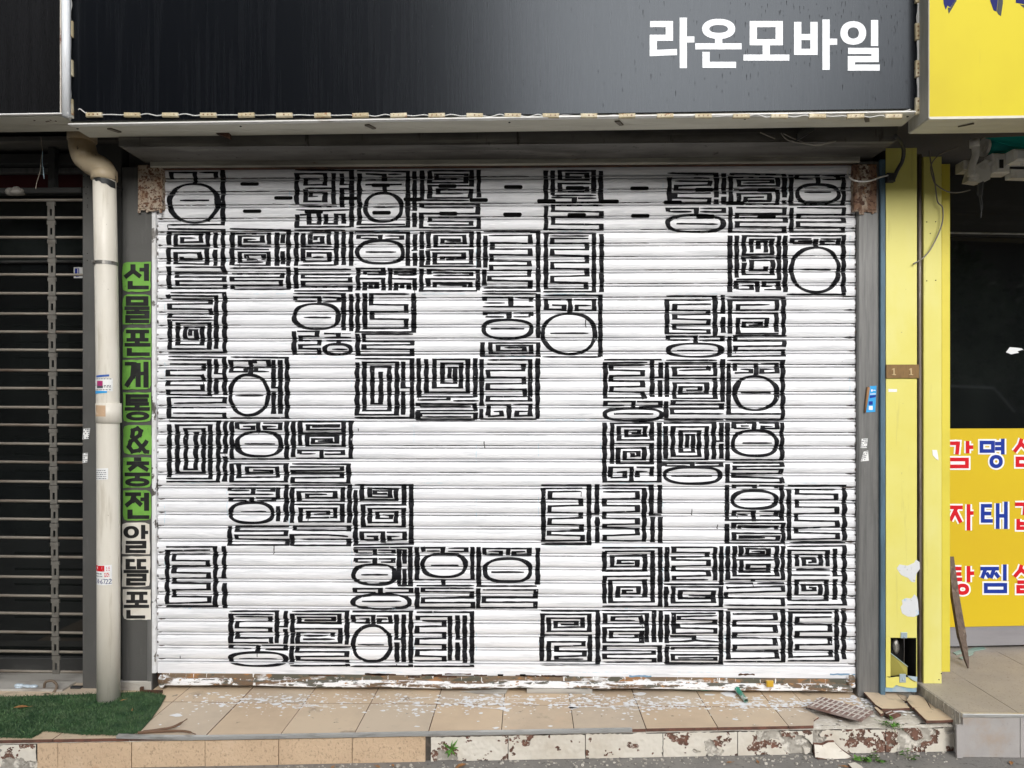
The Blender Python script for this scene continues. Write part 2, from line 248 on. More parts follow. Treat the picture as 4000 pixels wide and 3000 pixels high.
# ------------------------------------------------------------------ mesh helpers
class MB:
    def __init__(s): s.v = []; s.f = []; s.mi = []
    def poly(s, pts, mi=0):
        b = len(s.v); s.v += [tuple(p) for p in pts]; s.f.append(tuple(range(b, b + len(pts)))); s.mi.append(mi)
    def hexa(s, p, mi=0):          # 8 corners: bottom 0-3, top 4-7
        b = len(s.v); s.v += [tuple(q) for q in p]
        for f in ((0, 3, 2, 1), (4, 5, 6, 7), (0, 1, 5, 4), (1, 2, 6, 5), (2, 3, 7, 6), (3, 0, 4, 7)):
            s.f.append(tuple(b + i for i in f)); s.mi.append(mi)
    def box(s, x0, x1, y0, y1, z0, z1, mi=0):
        x0, x1 = sorted((x0, x1)); y0, y1 = sorted((y0, y1)); z0, z1 = sorted((z0, z1))
        s.hexa([(x0, y0, z0), (x1, y0, z0), (x1, y1, z0), (x0, y1, z0), (x0, y0, z1), (x1, y0, z1), (x1, y1, z1), (x0, y1, z1)], mi)
    def bbox(s, x0, x1, y0, y1, z0, z1, b=0.002, mi=0):     # box with chamfered front edges (front = low y)
        x0, x1 = sorted((x0, x1)); y0, y1 = sorted((y0, y1)); z0, z1 = sorted((z0, z1))
        o = len(s.v)
        for (dx, y) in ((b, y0), (0, y0 + b), (0, y1)):
            s.v += [(x0 + dx, y, z0 + dx), (x1 - dx, y, z0 + dx), (x1 - dx, y, z1 - dx), (x0 + dx, y, z1 - dx)]
        s.f.append((o, o + 1, o + 2, o + 3)); s.mi.append(mi)
        for r in range(2):
            for k in range(4):
                a = o + 4 * r + k; c = o + 4 * r + (k + 1) % 4
                s.f.append((a, a + 4, c + 4, c)); s.mi.append(mi)
        s.f.append((o + 11, o + 10, o + 9, o + 8)); s.mi.append(mi)
    def prism(s, pts, dv, mi=0, side=None):   # polygon + extrusion vector
        n = len(pts); b = len(s.v); dv = Vector(dv)
        s.v += [tuple(p) for p in pts] + [tuple(Vector(p) + dv) for p in pts]
        s.f.append(tuple(range(b, b + n))); s.mi.append(mi)
        sm = mi if side is None else side
        s.f.append(tuple(range(b + 2 * n - 1, b + n - 1, -1))); s.mi.append(sm)
        for i in range(n):
            j = (i + 1) % n
            s.f.append((b + i, b + n + i, b + n + j, b + j)); s.mi.append(sm)
    def tube(s, pts, r, n=8, cap=True, mi=0):
        pts = [Vector(p) for p in pts]; rr = r if isinstance(r, (list, tuple)) else [r] * len(pts)
        b = len(s.v); up = Vector((0.13, 0.31, 0.94))
        for i, p in enumerate(pts):
            t = (pts[min(i + 1, len(pts) - 1)] - pts[max(i - 1, 0)])
            t = t.normalized() if t.length > 1e-9 else Vector((0, 0, 1))
            a = t.cross(up)
            if a.length < 0.05: a = t.cross(Vector((1, 0, 0)))
            a.normalize(); c = t.cross(a).normalized()
            for k in range(n):
                w = 2 * math.pi * k / n
                s.v.append(tuple(p + (a * math.cos(w) + c * math.sin(w)) * rr[i]))
        for i in range(len(pts) - 1):
            for k in range(n):
                k2 = (k + 1) % n
                s.f.append((b + i * n + k, b + i * n + k2, b + (i + 1) * n + k2, b + (i + 1) * n + k)); s.mi.append(mi)
        if cap:
            s.f.append(tuple(b + k for k in range(n - 1, -1, -1))); s.mi.append(mi)
            e = b + (len(pts) - 1) * n
            s.f.append(tuple(e + k for k in range(n))); s.mi.append(mi)
    def ell(s, c, r, n=10, m=6, mi=0):
        b = len(s.v)
        for i in range(m + 1):
            a = math.pi * i / m
            for k in range(n):
                w = 2 * math.pi * k / n
                s.v.append((c[0] + r[0] * math.sin(a) * math.cos(w), c[1] + r[1] * math.sin(a) * math.sin(w), c[2] + r[2] * math.cos(a)))
        for i in range(m):
            for k in range(n):
                k2 = (k + 1) % n
                s.f.append((b + i * n + k, b + i * n + k2, b + (i + 1) * n + k2, b + (i + 1) * n + k)); s.mi.append(mi)
    def mesh(s, name, mats, smooth=False):
        me = bpy.data.meshes.new(name)
        me.from_pydata(s.v, [], s.f)
        for m in (mats if isinstance(mats, (list, tuple)) else [mats]): me.materials.append(m)
        me.polygons.foreach_set('material_index', s.mi)
        if smooth: me.polygons.foreach_set('use_smooth', [True] * len(me.polygons))
        me.update()
        return me
    def build(s, name, mats, parent=None, smooth=False, fix=True):
        me = s.mesh(name, mats, smooth)
        if fix:
            bm = bmesh.new(); bm.from_mesh(me)
            bmesh.ops.recalc_face_normals(bm, faces=bm.faces)
            bm.to_mesh(me); bm.free()
        return link(name, me, parent)
def link(name, me, parent=None, loc=None):
    o = bpy.data.objects.new(name, me)
    COL.objects.link(o)
    if parent is not None:
        o.parent = parent
        if 'rotated' not in parent:
            b = parent.get('base', None)
            if b is not None: o.matrix_parent_inverse = Matrix.Translation(-Vector(b))
    if loc is not None: o.location = loc
    return o
def thing(name, label, cat, loc=(0, 0, 0), group=None, frame=None):
    o = bpy.data.objects.new(name, None)
    o.empty_display_size = 0.05
    COL.objects.link(o)
    if frame:
        o.location = (frame.ox, frame.oy, 0); o.rotation_euler = (0, 0, frame.a); o['rotated'] = 1
    else:
        o.location = loc; o['base'] = list(loc)
    tag(o, label, cat, group)
    return o
def tag(o, label, cat, group=None):
    o['label'] = label; o['category'] = cat
    if group: o['group'] = group
    return o
def struct(o): o['kind'] = 'structure'; return o
def curve(pts, n=6):
    P = [Vector(p) for p in pts]; out = []
    for i in range(len(P) - 1):
        p0, p1, p2, p3 = P[max(i - 1, 0)], P[i], P[i + 1], P[min(i + 2, len(P) - 1)]
        for k in range(n):
            t = k / n
            out.append(0.5 * ((2 * p1) + (p2 - p0) * t + (2 * p0 - 5 * p1 + 4 * p2 - p3) * t * t + (3 * p1 - p0 - 3 * p2 + p3) * t ** 3))
    return out + [P[-1]]

# brush strokes: flat quads in drawing units
def stroke(pts, wv, wh, rnd=None, taper=True, closed=False, seg=6.0):
    """polyline painted with a flat brush, wv wide on verticals and wh on horizontals"""
    quads = []; n = len(pts)
    idx = [(i, (i + 1) % n) for i in range(n if closed else n - 1)]
    def th(dx, dy):
        l = math.hypot(dx, dy) or 1
        return math.hypot(wv * dy / l, wh * dx / l)
    D = [(pts[b][0] - pts[a][0], pts[b][1] - pts[a][1]) for a, b in idx]
    for k, (a, b) in enumerate(idx):
        dx, dy = D[k]; l = math.hypot(dx, dy)
        if l < 1e-6: continue
        ux, uy = dx / l, dy / l; t = th(dx, dy) / 2
        e0 = e1 = 0.0
        f0 = (k == 0 and not closed); f1 = (k == len(idx) - 1 and not closed)
        if not f0: e0 = th(*D[k - 1]) / 2
        if not f1: e1 = th(*D[(k + 1) % len(idx)]) / 2
        x0, y0 = pts[a][0] - ux * e0, pts[a][1] - uy * e0
        x1, y1 = pts[b][0] + ux * e1, pts[b][1] + uy * e1
        L = math.hypot(x1 - x0, y1 - y0)
        m = max(1, int(L / seg)) if rnd else 1
        prev = None
        for i in range(m + 1):
            s = i / m; tt = t
            wob = 0
            if rnd:
                tt *= 1 + rnd.uniform(-0.16, 0.16)
                wob = rnd.uniform(-0.10, 0.10) * t if abs(dx) > abs(dy) else rnd.uniform(-0.05, 0.05) * t
                if taper and abs(dx) > abs(dy) and ((i == 0 and f0) or (i == m and f1)): tt *= rnd.choice((0.35, 0.6, 0.9))
            cx, cy = x0 + (x1 - x0) * s - uy * wob, y0 + (y1 - y0) * s + ux * wob
            cur = ((cx - uy * tt, cy + ux * tt), (cx + uy * tt, cy - ux * tt))
            if prev: quads.append([prev[0], prev[1], cur[1], cur[0]])
            prev = cur
    return quads
def ring(cx, cy, rx, ry, wv, wh, n=40, rnd=None):
    q = []; prev = None; first = None
    ph = [rnd.uniform(0, 6.28) for _ in range(4)] if rnd else [0] * 4
    for i in range(n + 1):
        a = 2 * math.pi * i / n
        k = 1 + (0.16 * math.sin(2 * a + ph[0]) + 0.10 * math.sin(5 * a + ph[1]) if rnd else 0)
        w = 1 + (0.012 * math.sin(3 * a + ph[2]) if rnd else 0)
        c, s = math.cos(a), math.sin(a)
        ex = 0.80 if rx > 1.6 * ry and rnd else 0.92
        c2 = math.copysign(abs(c) ** ex, c); s2 = math.copysign(abs(s) ** ex, s)
        o = (cx + (rx * w + wv / 2 * k) * c2, cy + (ry * w + wh / 2 * k) * s2)
        u = (cx + (rx * w - wv / 2 * k) * c2, cy + (ry * w - wh / 2 * k) * s2)
        if i == n: o, u = first
        if first is None: first = (o, u)
        if prev: q.append([prev[0], prev[1], u, o])
        prev = (o, u)
    return q
# ------------------------------------------------------------------ the lettering painted on the shutter
# measured in blocks of three columns by two rows; 1 unit = 3.2956 photograph pixels
MUR = {
(0,0): """4 2.8 60 2.5 70 4 70 69 5 69.3/9 14.5 9 7.5 37 7.5 37 21/42 7.2 62 7.5 62 14.5/o 35.5 43.5 28.5 22.8/19 40.5 54 40.3
156 4.2 222.5 5.2 222.5 72/157.5 44.5 157.5 9 191 9 191 22 168 22 168 14.5 184 14.5/201 8 201 45/167 26 200 26/168 27 168 41.5 191 41.5 191 31 174 31 174 35.5 183 35.5/160 46.5 205 47/211 8.5 211 21.5 222 21.5/222 26.5 211 26.5 211 48/157 51.5 190 52.5 222 51.5/158 57 158 72 222 71.5/172 56 172 68.3 184 68.3 184 56/192 56.5 192 68 204 68 204 57 213 57 213 68/161 57.5 172 57
5 74 30 74.5 73 75/6 93 6 77.5 52 78 52 94 14 94 14 80.5 44 80.5 44 89.5 22 90 22 84.8 38 85/61 78 61 96/70 76 70 118/5.5 116 5.5 97 51 97.5 51 116 14 115 14 102.5 42 102.5 43 110.5 21 110.5 21 107/61 98.5 61 118/6 118.5 6 144.5 72 144.5 72 140.5 16 140.5 16 136 72 136 72 131 15.5 131 15.5 126 72 126.5 70 119.5 13 119.5
78 74 147.5 75.5 147.5 118/81 117 81 79 127 79/124.5 78 124.5 92/90 95 90 82.5 117 82.5 117 89.5 97 89.5 97 86.5 110 86.5/90 94.5 127 94.5/81 98 125 98.5/90 114.5 90 102 124 102 124 117 81 117/98 109 98 105 118 105 118 110.5/98 110.5 110 110/90 114 118 113.5/134 78 134 118/141 80 141 91/141 100.5 141 116/78 120.5 147.5 120.5 147.5 146/80 127 140 127 140 131.5 81 131.5 81 135.5 139 135.5 139 141.5/81 145.5 81 141 141 141/83 145.5 150 145.5
154 75.5 215 75.5/157 78 157 118/165 79 165 94.5 199 94.5/173.5 79 173.5 91 188 90.5 188 83.5 180 83.5 180 87.5/173 78 195.5 78 195.5 93/204.5 77 204.5 117/213 77 213 117/165 111.5 165 98 204 98.5/205 117 160 117/172 107.5 172 102.5 196 102.5 196 112 165 113/176 107.5 189 107.5/222 77 222 118/156.5 120 156.5 145/158 122 222 122/221 128 165 128 165 132 221 132 221 136.5 165 136.5 165 142 221 142 221 147.5 155 147.5""",
(1,0): """8 5.2 68 6.5 68 71.5 7 72.5/10.5 8.5 10.5 68.8 65 68.8/18 9 40 10 40 17.5/45 9.5 60 9.5/17 15.8 62 15.8/18 22 61 21.5/40.5 22 40.5 31/o 39 48.5 21.5 17/27 48 53 48/76 6 76 52/76 55 76 72/70 52 79 52
85 5 85 40 140 40.5/93 5.5 143.5 5.5 143.5 23 94 23 94 37.5 142 37.5 143 27.5 104 27 104 32 134 32/94 6 94 19.5 137 19.5 137 9.5 102 9.5 102 14.5 132 14.5/152 4 152 37
84 48.5 84 44.5 151 44.5 151 56 84 56 84 72.5 152 73 152 60.5 94 60.5 94 65 143 65.5 143 69.5 93 69.5/84 48.7 146 48.7
5 77.5 68 78 68 118/10 86 10 82 35.5 82 35.5 88/13 85.5 32 85.5/41 82.5 61 82.5 61 86 42 86/o 35.5 101.5 27 13.5/18 101.5 54 101.5/76.5 80 76.5 99/76.5 102.5 76.5 118/72 99.5 80 99.5/84.5 77 84.5 98
9 147 9 121 39 121 39 129/17 128 17 124.5 36 124.5 36 128 20 128/9 133 39 133 39 147/17 147 17 138 31 138 31 144 24 144 24 140/47 147 47 121.5 76 121.5 76 129/54 128.5 54 125 73 125 73 128.5 57 128.5/47 133 76 133.5 76 147/54 147 54 139 69 139 69 146/61 140 61 144.5
88 77.5 143.5 77.5 143.5 95 101 95 101 82 135 82 135 91 109 91 109 86.5 128 86.5 128 88.5 114 88.5/92.5 79 92.5 97/152 77 152 120/90 99 143 99 143 115.5 100 115.5 100 103 134 103 134 111/109 111 109 107.5 128 107.5 128 110 113 110/84.5 99 84.5 118.5 150 118.5/92 100 92 117
84 121 84 147.5 150 147.5/93 128 93 122.5 151 123 151 147/98 125.5 143 126 143 129 98 129.3/92 143 92 133.5 148 133.5/100 143 100 138 142 138 142 143/106 140.5 135 140.5 135 143
158 77 222.5 77 222.5 148 156 148/164 82 213 81.5 213 91 168 90.5 168 98 213 98 213 105 167 104.5 167 112 212 112.5 212 117.5 167 117.5 167 123 212 123 212 130 165 130.5 165 135 213 136 213 144 158 144/160 82 160 120/158.5 122 158.5 141""",
(2,0): """10.5 5 10.5 42.5 75.5 42.5 75.5 5.5/18.5 5 18.5 34/27 16 27 5.5 67 5.5 67 32/27 16 59 16 59 8.5 36 8.5 36 12.5 53 12.5/67 20.5 27 20.5 27 29.5 59 29.5 59 25 34 25/18 34.5 70 34.5/17 37 44 37.5 44 42/48 37.8 70 37.8
10.5 46 10.5 74.5 76 75 76 69 19 68.5 19 60 76 60 76 54 19 53 19 46 79 46
154 8 212.5 8.5 212.5 37/212.5 39 212.5 45/205 13.5 157 13.5 157 43.5 204 43.5 204 38 163 37.5 163 32 206 31.5/163 17.5 205 18 204 22 165 23 165 27.5 208 27.5/221.5 8 221.5 32 214 31.5/221.5 36 221.5 45
155 53.7 155 50 189 50 189 56/155 53.7 183 53.7/193 50 221 50 221 54 193 53.7/o 188 67.5 33 10/165 68 214 68.5
7 79 67.5 79.5 67.5 149/10.5 80 10.5 145 58 145 58 138 18 137 18 130.5 59 129.5 59 121.5 18 121 18 114 59 114 59 106 18 105 18 98.5 59 98.5 59 91 18 91 18 85.5 61 85.5/14 82.5 61 82.5/76.5 80 76.5 149/7 148.5 70 148.5""",
(3,0): """7 8.5 72 9.5 72 37/72 40 72 45/8.5 43 8.5 12.5 64 13 64 23 18 23 18 16.5 57 16.5 57 19.5 22 20/12 27.5 62 27.5/64 27 64 44.5 8 44/18 42 18 32.5 54 32.5 54 40.5 26 40.5 26 37 48 36.5
8 48 8 77.5 72 78 72 72 16 71.5 16 66 73 66 73 61 16 60.5 16 56 72 56 72 49.5 15 49
80 9 80 45.5 142 45.5 142 9/106 15 87 14.5 87 10 115 10/111.5 10 111.5 20/116 10.5 136 10.5 136 15.5 117 15.5/o 111.5 32.5 24.5 11/96 30.5 127 30.5
80.5 49 80.5 77.5 142 77.5 142 72.5 88 71.5 88 66 142 66 142 61 89 61 89 57 142 57 142 49.5 87 49
7.5 82 7.5 149/15.5 82 15.5 132/65 83 24 82.5 24 104.5 57 104 57 86.5 33 86.5 33 102/41 98 41 89 50 89 50 102/65.5 82 65.5 134 15 134/73 82 73 149/24 113 24 108 64 107.5/24 114 24 128 58 128 58 111.5 33 111.5 33 123 50 123 50 118.5/15 145 15 136.5 40 137 40 149/22 141 33 141 33 145.5 15 145.5/48 146 65 146 65 137 48 137 48 142 58 142
78 82.2 142 82.2 142 149/81.5 91 81.5 86 104 86/82 91 103 91 103 88.5 88 88.5/109.5 86 109.5 96/115 86 136 86 136 92.5 117 92 117 88.5 132 88.5/o 108.5 122.5 28 26.5/91 121.8 127 122.5""",
(0,1): """8 0.5 72 0.5 72 72/6 7 5 3.8 62 4.5 62 67/10 8.5 55 9 55 13.5 7 14 7 19.5 55 20 56 25.5 7 25.5 7 29.5 57 29.8/60 33 7 33 7 67 54 67 54 36.5 16.5 36.5 16.5 62 45.5 62 45.5 41 25.5 41 25.5 56/31.5 51.5 31.5 44.5 38.5 44.5 38.5 56 28 56/5 71.5 74 71.5
154 1.5 213 1.8 213 45/155.5 9 155.5 5.5 184 5.5 184 13/155 10.5 180 10.5/188 5.5 207 6.5 207 10.5 188 11.5/o 181 28.5 26 14.8/166 29.5 199 30/222 2 222 46/216 22 222 22
154.5 46 154.5 73 184 73 184 67 162 66.5 162 62.5 184 62 184 57 162 57 162 52 182 52 182 46.2 158 46.2/190 48.8 207 49 207 53/211 49 222 49/190 53.5 222 53.5/192 57.3 222 57.3/207 57 207 60/o 206 67.5 15.5 6/199 67.5 218 67.5
5 76 72 77 72 122/5 79.8 54 80 54 122 5 121 5 116 46 116 46 110 5 110 5 105 47 104.5 45 98.5 5 98.5 5 92.5 47 92 47 85 7 85/62 79 62 96 70 96.5/70 102 62 102.5 62 121/6 124 6 148.5 72 149 72 143.5 11 143/5 124.5 73 125 72 130.5 12 131.5/8 136.5 73 136.5
79 76.5 146 77.5 146 149 78 149/79.5 88 79.5 81 103 81 103 97/80 88.5 100 88.5/97 88 97 94 80 94 80 88/108 84 108 80.5 124 80.5 124 90/125 88.5 109 88.5 109 93.5 125 94/o 101 121.5 22.5 24/85 122.5 118 122.5/130 80 130 113 137 113/130 117 130 144/138 80 138 144""",
(1,1): """8.5 1 8.5 47 75 47 75 1/17 1 17 43 66 42.5 66 32 25.5 31.5 25.5 23 66 23 66 15 24.5 14.5 24.5 2 70 2
8.5 49 8.5 74.5 73 74.5 73 67.5 16 67 16 62.5 73 62 73 58.5 16 58 16 49.5 74 49.5
156 1.8 221 1.8/159 10 159 6 190 6 190 16/195 6 214 6.5 214 11/159 12.5 183 12.5/157 17 217 17/159.5 27 159.5 24 188 24 188 31/193 24 214 24 214 28/193 29 214 29/160 29 182 29/o 186 43.5 28.5 11/166 43 206 43/222.5 1.8 222.5 54/222.5 59 222.5 75.5 156.5 75.5 156.5 59/221 60 166 60 166 72 214 72 214 63 175 63 175 69 206 69 206 65.5 182 65.5
6 78.5 73 79 73 148.5 5 148.5/8 83 8 145 55 145 55 83 16.5 83 16.5 140 46 140 46 88 26 88 26 132 36 132 36 94/62.5 82 62.5 113 72 113/62.5 117 62.5 145
81 78 81 123.8 150 123.8/90 79 90 119 139 119 139 79.5 99.5 79.5 99.5 113 131 113 131 84 109 84 109 107.5 124 107.5 124 89 117.5 89 117.5 102/148 78 148 124/79 127.5 116 127 116 124/122 128.5 152 128.5/80 135 80 132 147 132.5 148.5 141/82 135.5 143 135.5/78 140 150 140/80 151.3 80 141/83 147.5 83 143.5 148 143.5 148 151/86 147.5 143 147.5/78 151.3 148 151.3
155.5 79 155.5 135/155 138 155 149/163 80 213 80 213 128.5 163 128.5 163 123.5 213 123.5/162 85 205 85.5 205 92.5 163 92.5 164 100.5 205 101 206 108 163 108.5 163 115 206 115 207 123/163.5 146 163.5 133.5 188 133.5 188 149/170 141 179 141 179 146 163 147/193 133 213 133 213 146 197 146.5 197 141 212 141/154 150.2 221 150.2/221.8 78 221.8 150""",
(2,1): """8 3.5 75 3.5 75 76/10.5 19 10.5 8 39 8 39 25/11 14 11 20 32 20.5 32 15.5 18 15/44 8.5 67.5 8.5 67.5 21 47 21 47 15.5 64 15.5/o 38 49 31 24/16 48.5 61 48.5/6 76.5 76 76.5/t 57.8 32 57.8 42
153 4.2 211 4.5 211 52/206 9 154 9 154 48.5 203 48.5 203 44.5 163 43.5 163 38.5 203 38 203 32.5 163 31.5 163 26.5 203 26 203 21.5 163 21 163 14.5 206 14/220.5 3 220.5 24.5 212 24.5/220.5 29 220.5 48
155 56 155 52 188 52 188 60/155 56.5 182 56.5/192 52.5 220 52.5 220 57 193 57/o 187.5 68.5 31.5 7.8/166 69 210 69
79 79.8 148 79.8/136.5 80 136.5 124/131 83 81 83.5 81 125 127 125 125 118.5 88 117.5 88 112 125 111.5 125 105.5 88 105 88 99 125 98.5 125 93 88 92 88 86.5 128 86/146.5 83 146.5 100.5 137 100.5/146 104 146 124/104 134 81 134 81 129.5 114 129.5 114 137/118 129.5 146 129.5 146 135.5 121 135.5/o 114 144.8 34 7.3/91 144 138 144
153 80.5 213 80.5/220 79 220 130/154 124 154 83.5 211 83.5 211 98.5 163 98.5 163 89 204 88.5 203 91.5 168 92.5/156 102 211 102 211 125.5 163 125.5 163 107.5 201 107.5 201 119.5 170 120 170 112 193 112 193 116 177 116/153 129 153 149/221 129 161 128.5 161 133 219 132.5 219 138 160 138.5 160 143.5 221 144/150 151 221 151""",
(3,1): """5 5.5 71 6 71 51/7.5 49 7.5 9.5 63 9.5 63 21 17 21 17 15 54 14.5/8 24.8 62.5 24.8 62.5 47/65 49 17 49 17 31 51 31 51 41 24.5 41 24.5 35.5 44 35.5 44 38.5 30 39/7 52 7 76 71 75 71 68.5 14 69 14 64 71 63.5 72 57.5 14 57.5 14 51.5 75 51.5
75 2.3 142 2.5 142 0
4 80.5 70 81 70 151/6 84 6 144 70 144/13.5 93 13.5 85 38.5 85 38.5 98/20 91 32 91.5 32 95 13 95.5/44 84.5 63 84.5 63 95 45 95.5 45 91 60 91/o 38 119.5 25 20/21 119 56 119/2 151 72 151""",
(0,2): """6 3.5 64.5 3.5 64.5 75 3 75/6.5 7 6.5 70/3 71.3 55 71.3 55 8 16 8 16 65 47 65 47 12.5 26 12.5 26 60.5 38 60.5 38 17 34 17/73 4 73 41 65 41/72.5 45 72.5 75
80.5 4 80.5 48.2 145.5 48.2 145.5 4/87 12.5 87 5.5 112 5.5 112 15/87 13 106 13 106 9.5 94 9.5/118 5.8 138 5.8 138 13 120 13 120 9.5 133 9.5/o 113 30.5 26 14.5/96 30.2 132 30.5
78 54 145 54 145 75 80.5 75 80.5 54/89 54 89 70 135 69.5 134 58 99 58 99 65.5 127 65 127 62 106 61.5
153.5 4 153.5 46/161.5 33 161.5 4 221.5 4 221.5 47.5 156 47.5/213 4 213 33 170 32.5 170 21 205 21 205 29 177 29.5 177 24.5 198 24.5 198 27 183 27/212 13.3 171 13.5 171 8 206 8 206 9.8 176 10/161 18 215 18/161 42 161 38 187 38 187 47/161 42 180 42/190 38.5 212 38.5 212 42.5 191 42.5
152 54 219 54.5 219 76.5 153 76 153 70.5 211 70 211 65.5 153 65.5 153 62 211 61.5 211 57.5 150 57.5
76 79.3 145 79.3 145 123/78 86 78 83 106 83 106 89/79 85.5 101 85.5/109 83 129 83 129 86 110 85.8/77 90 130 90/98 97.5 79 98 79 94.5 104 94.5 104 100/109 94.5 130 94.5 130 97.5 110 97.5/o 104 112 25 12/91 111 121 110.5/135 82 135 95.5 142 95.5/135.5 104 135.5 122
148 128.5 87 128.5 87 133.5 145 133.5 145 138.5 86 138.5 86 143 146 144.5 146 150 78 150 78 128
151 79.3 220 79.3 220 124/152 124 152 82.5 212 82.5 212 98.5 160 98.5 160 87 203 87 203 94 170 94 170 90 194 90/155 102 211.5 102 211.5 122.5 162 122.5 162 106.5 203 106.5 203 117.5 171 118 171 110.5 194 110.5 194 113.5 178 114
155 132.5 155 128 219 128 219 133 152 132.5/152 150.5 152 138 195 138 219 140/160 143.5 219 143.5 219 150.5 150 150.5""",
(1,2): """5 79 72 79 72 149 3 150/13.5 80 13.5 97 54 97 54 84 23 83 23 93 47 93.5 47 86 29 86 29 89.5 41 89.5 41 88/63.5 80 63.5 102.5 13 102.5/6 85 6 149/15 102 15 128.5 63 128.5 63 107 23 107 23 123.5 54 123.5 54 111 32 111.5 32 118.5 48 118.5 48 115.5 38 114.5/13.5 145 13.5 135 38.5 135 38.5 148/14 144.5 30.5 144.5 30.5 140 19 139.8/43 135 64 135 64 144 46 144.5 46 140 58 139.8
t 158.7 27 158.8 36/t 9.5 12 9.5 15.5""",
(2,2): """80 5 80 75 145 75 145 5/89 54 89 6 136 5.5 136 25.5 97 25.5 97 10 128 10 128 21 106 21.5 106 14 121 14 121 18 112 18/91 30 136 30 136 53.5 96 53.5 96 35.5 127 35 127 49 104 49 104 39.5 120 39.5 120 44.5 113 45 113 41/87 70 87 58 112 58 112 74/95 64.5 104 63.5 104 70 87 70.5/118 58 136 58 136 69/119 70 119 63 131 63
150 5.5 209.5 5.5 209.5 49/152.5 9 152.5 48/150 49 201 48.8 201 10 161 10 161 44.8 192 44.8 192 15 170.5 15 170.5 39.8 185 39.8 185 19.5 178 19.5 178 35/218.5 5 218.5 27 212 27/218.5 30 218.5 48
151 56.5 151 53.5 184 53.5 184 58/152 56.3 180 56.3/188 53.5 218 53.5 218 56.5 190 56.5/o 184.5 67.5 33 9.8/160 68.7 208 68.5
5 79.2 61.5 79.2 61.5 149.5 5 149.5/54 83 7.5 83.5 7.5 145.5 54 145 54 139 14 138 14 134 53 133.5 53 126.5 15 125.5 15 119 52 118 52 112.5 15 111.5 15 104 52 103 52 96 15.5 95 15.5 87 52 86.5/71 78 71 113.5 62 113.5/71.5 117 71.5 148
77 79.5 135.5 79.5 135.5 114.5 147 114.5/78 83 127 83.5 127 145.5 80 145 80 139 119 137.5 119 131 80 130 80 126 119 125 119 119 80 118.5 80 111.5 119 110.5 119 103.5 80 103.5 80 96 119 95 119 87 78 87/145.5 79 145.5 113/137 117 137 147/146 117 146 148
t 183.5 107 183.5 115/t 214 126 214 131""",
(3,2): """4.5 5 4.5 49.3 69 49.3 69 5/12 11.8 12 5.5 36 5.5 36 13/12 11.8 31 11.8/30 9 20 9/42 5.5 63 5.5 63 12 46 12 46 9.5 58 9.5/o 37 29.5 26 15/22 29.3 57 29.3
4.5 54 4.5 75.5 69 76 68 71 12 69.5 12 66 68 65.5 68 60.5 13 60.5 13 57 69 56.5 69 53 11 53
4 79 4 120.5 69 120.5 69 79/12.5 83 12.5 79.5 37 79.5 37 83/42 79.5 63 80 63 83/o 36.5 96.5 26 10.5/20 96.3 55 96.3/12.5 116 12.5 110 35.5 110 35.5 122/17 114 29 115/42 110 63 110 62 116.5/43 115.5 60 115.5
4 125 4 148 73 148/12 131 12 124.5 70.5 124.5 70.5 148/19 131 19 127.5 63 128 63 132/22 129.8 57 129.8/70 136.5 12 136 12 144.5 64 144.5 64 139.5 20 139.5 20 141.5 49 141.5
76 79.7 143 79.7 143 145/136 84.5 87 84.5 87 89.5 133 90 133 96.5 87 97 87 105 134 105.5 134 112.5 86 113.5 86 121 134 122 135 128.5 86 130.5 86 135.5 135 136.5 135 142.5 77.5 143.5 77.5 84/78 147.5 145 147.5""",
(0,3): """3 3 61 3 61 74 2 74/55 6.7 4 7.5 4 70 54 68.5 54 62.5 12 62 12 54 53 53.5 53 46.5 12 46 12 40.5 53 40 53 34 12 33.5 12 26.5 52 26 52 19.5 12 19 12 12 55 11.5/71.5 2 71.5 39.5 64 39.5/72 46 72 76
78 79.3 134 79.3 134 117/130 83 79.5 83 79.5 116.5 127 116.5 127 111 87 111 87 104.5 126 104 126 99 87 98.5 87 92 126 91.5 126 86 85 85.5/144.5 79 144.5 97.5 135 97.5/144.5 100 144.5 118/103 123.8 79 123.5 79 120 112 120/111 120 111 128/116 120 144 120 144 125 120 125/o 112 136 33 8/89 136 134 136.2
152 79.5 217 79.5 217 119/152.5 118 152.5 83 208 83 208 94 160 93.5 160 86.5 201 86.5 201 90.5 166 90.5/152 100 209 100 209 116.8 159 116.8 159 105 200 105.5 200 110/165 112.5 203 112.5/165 109 194 108.8/151.5 121 151.5 142/221 122.5 158 122 158 127.5 217 127.5 217 132.5 159 133 159 137.5 217 139 218 143.5 150 144
t 130.5 2 130.3 12/t 19.5 132 19.5 136""",
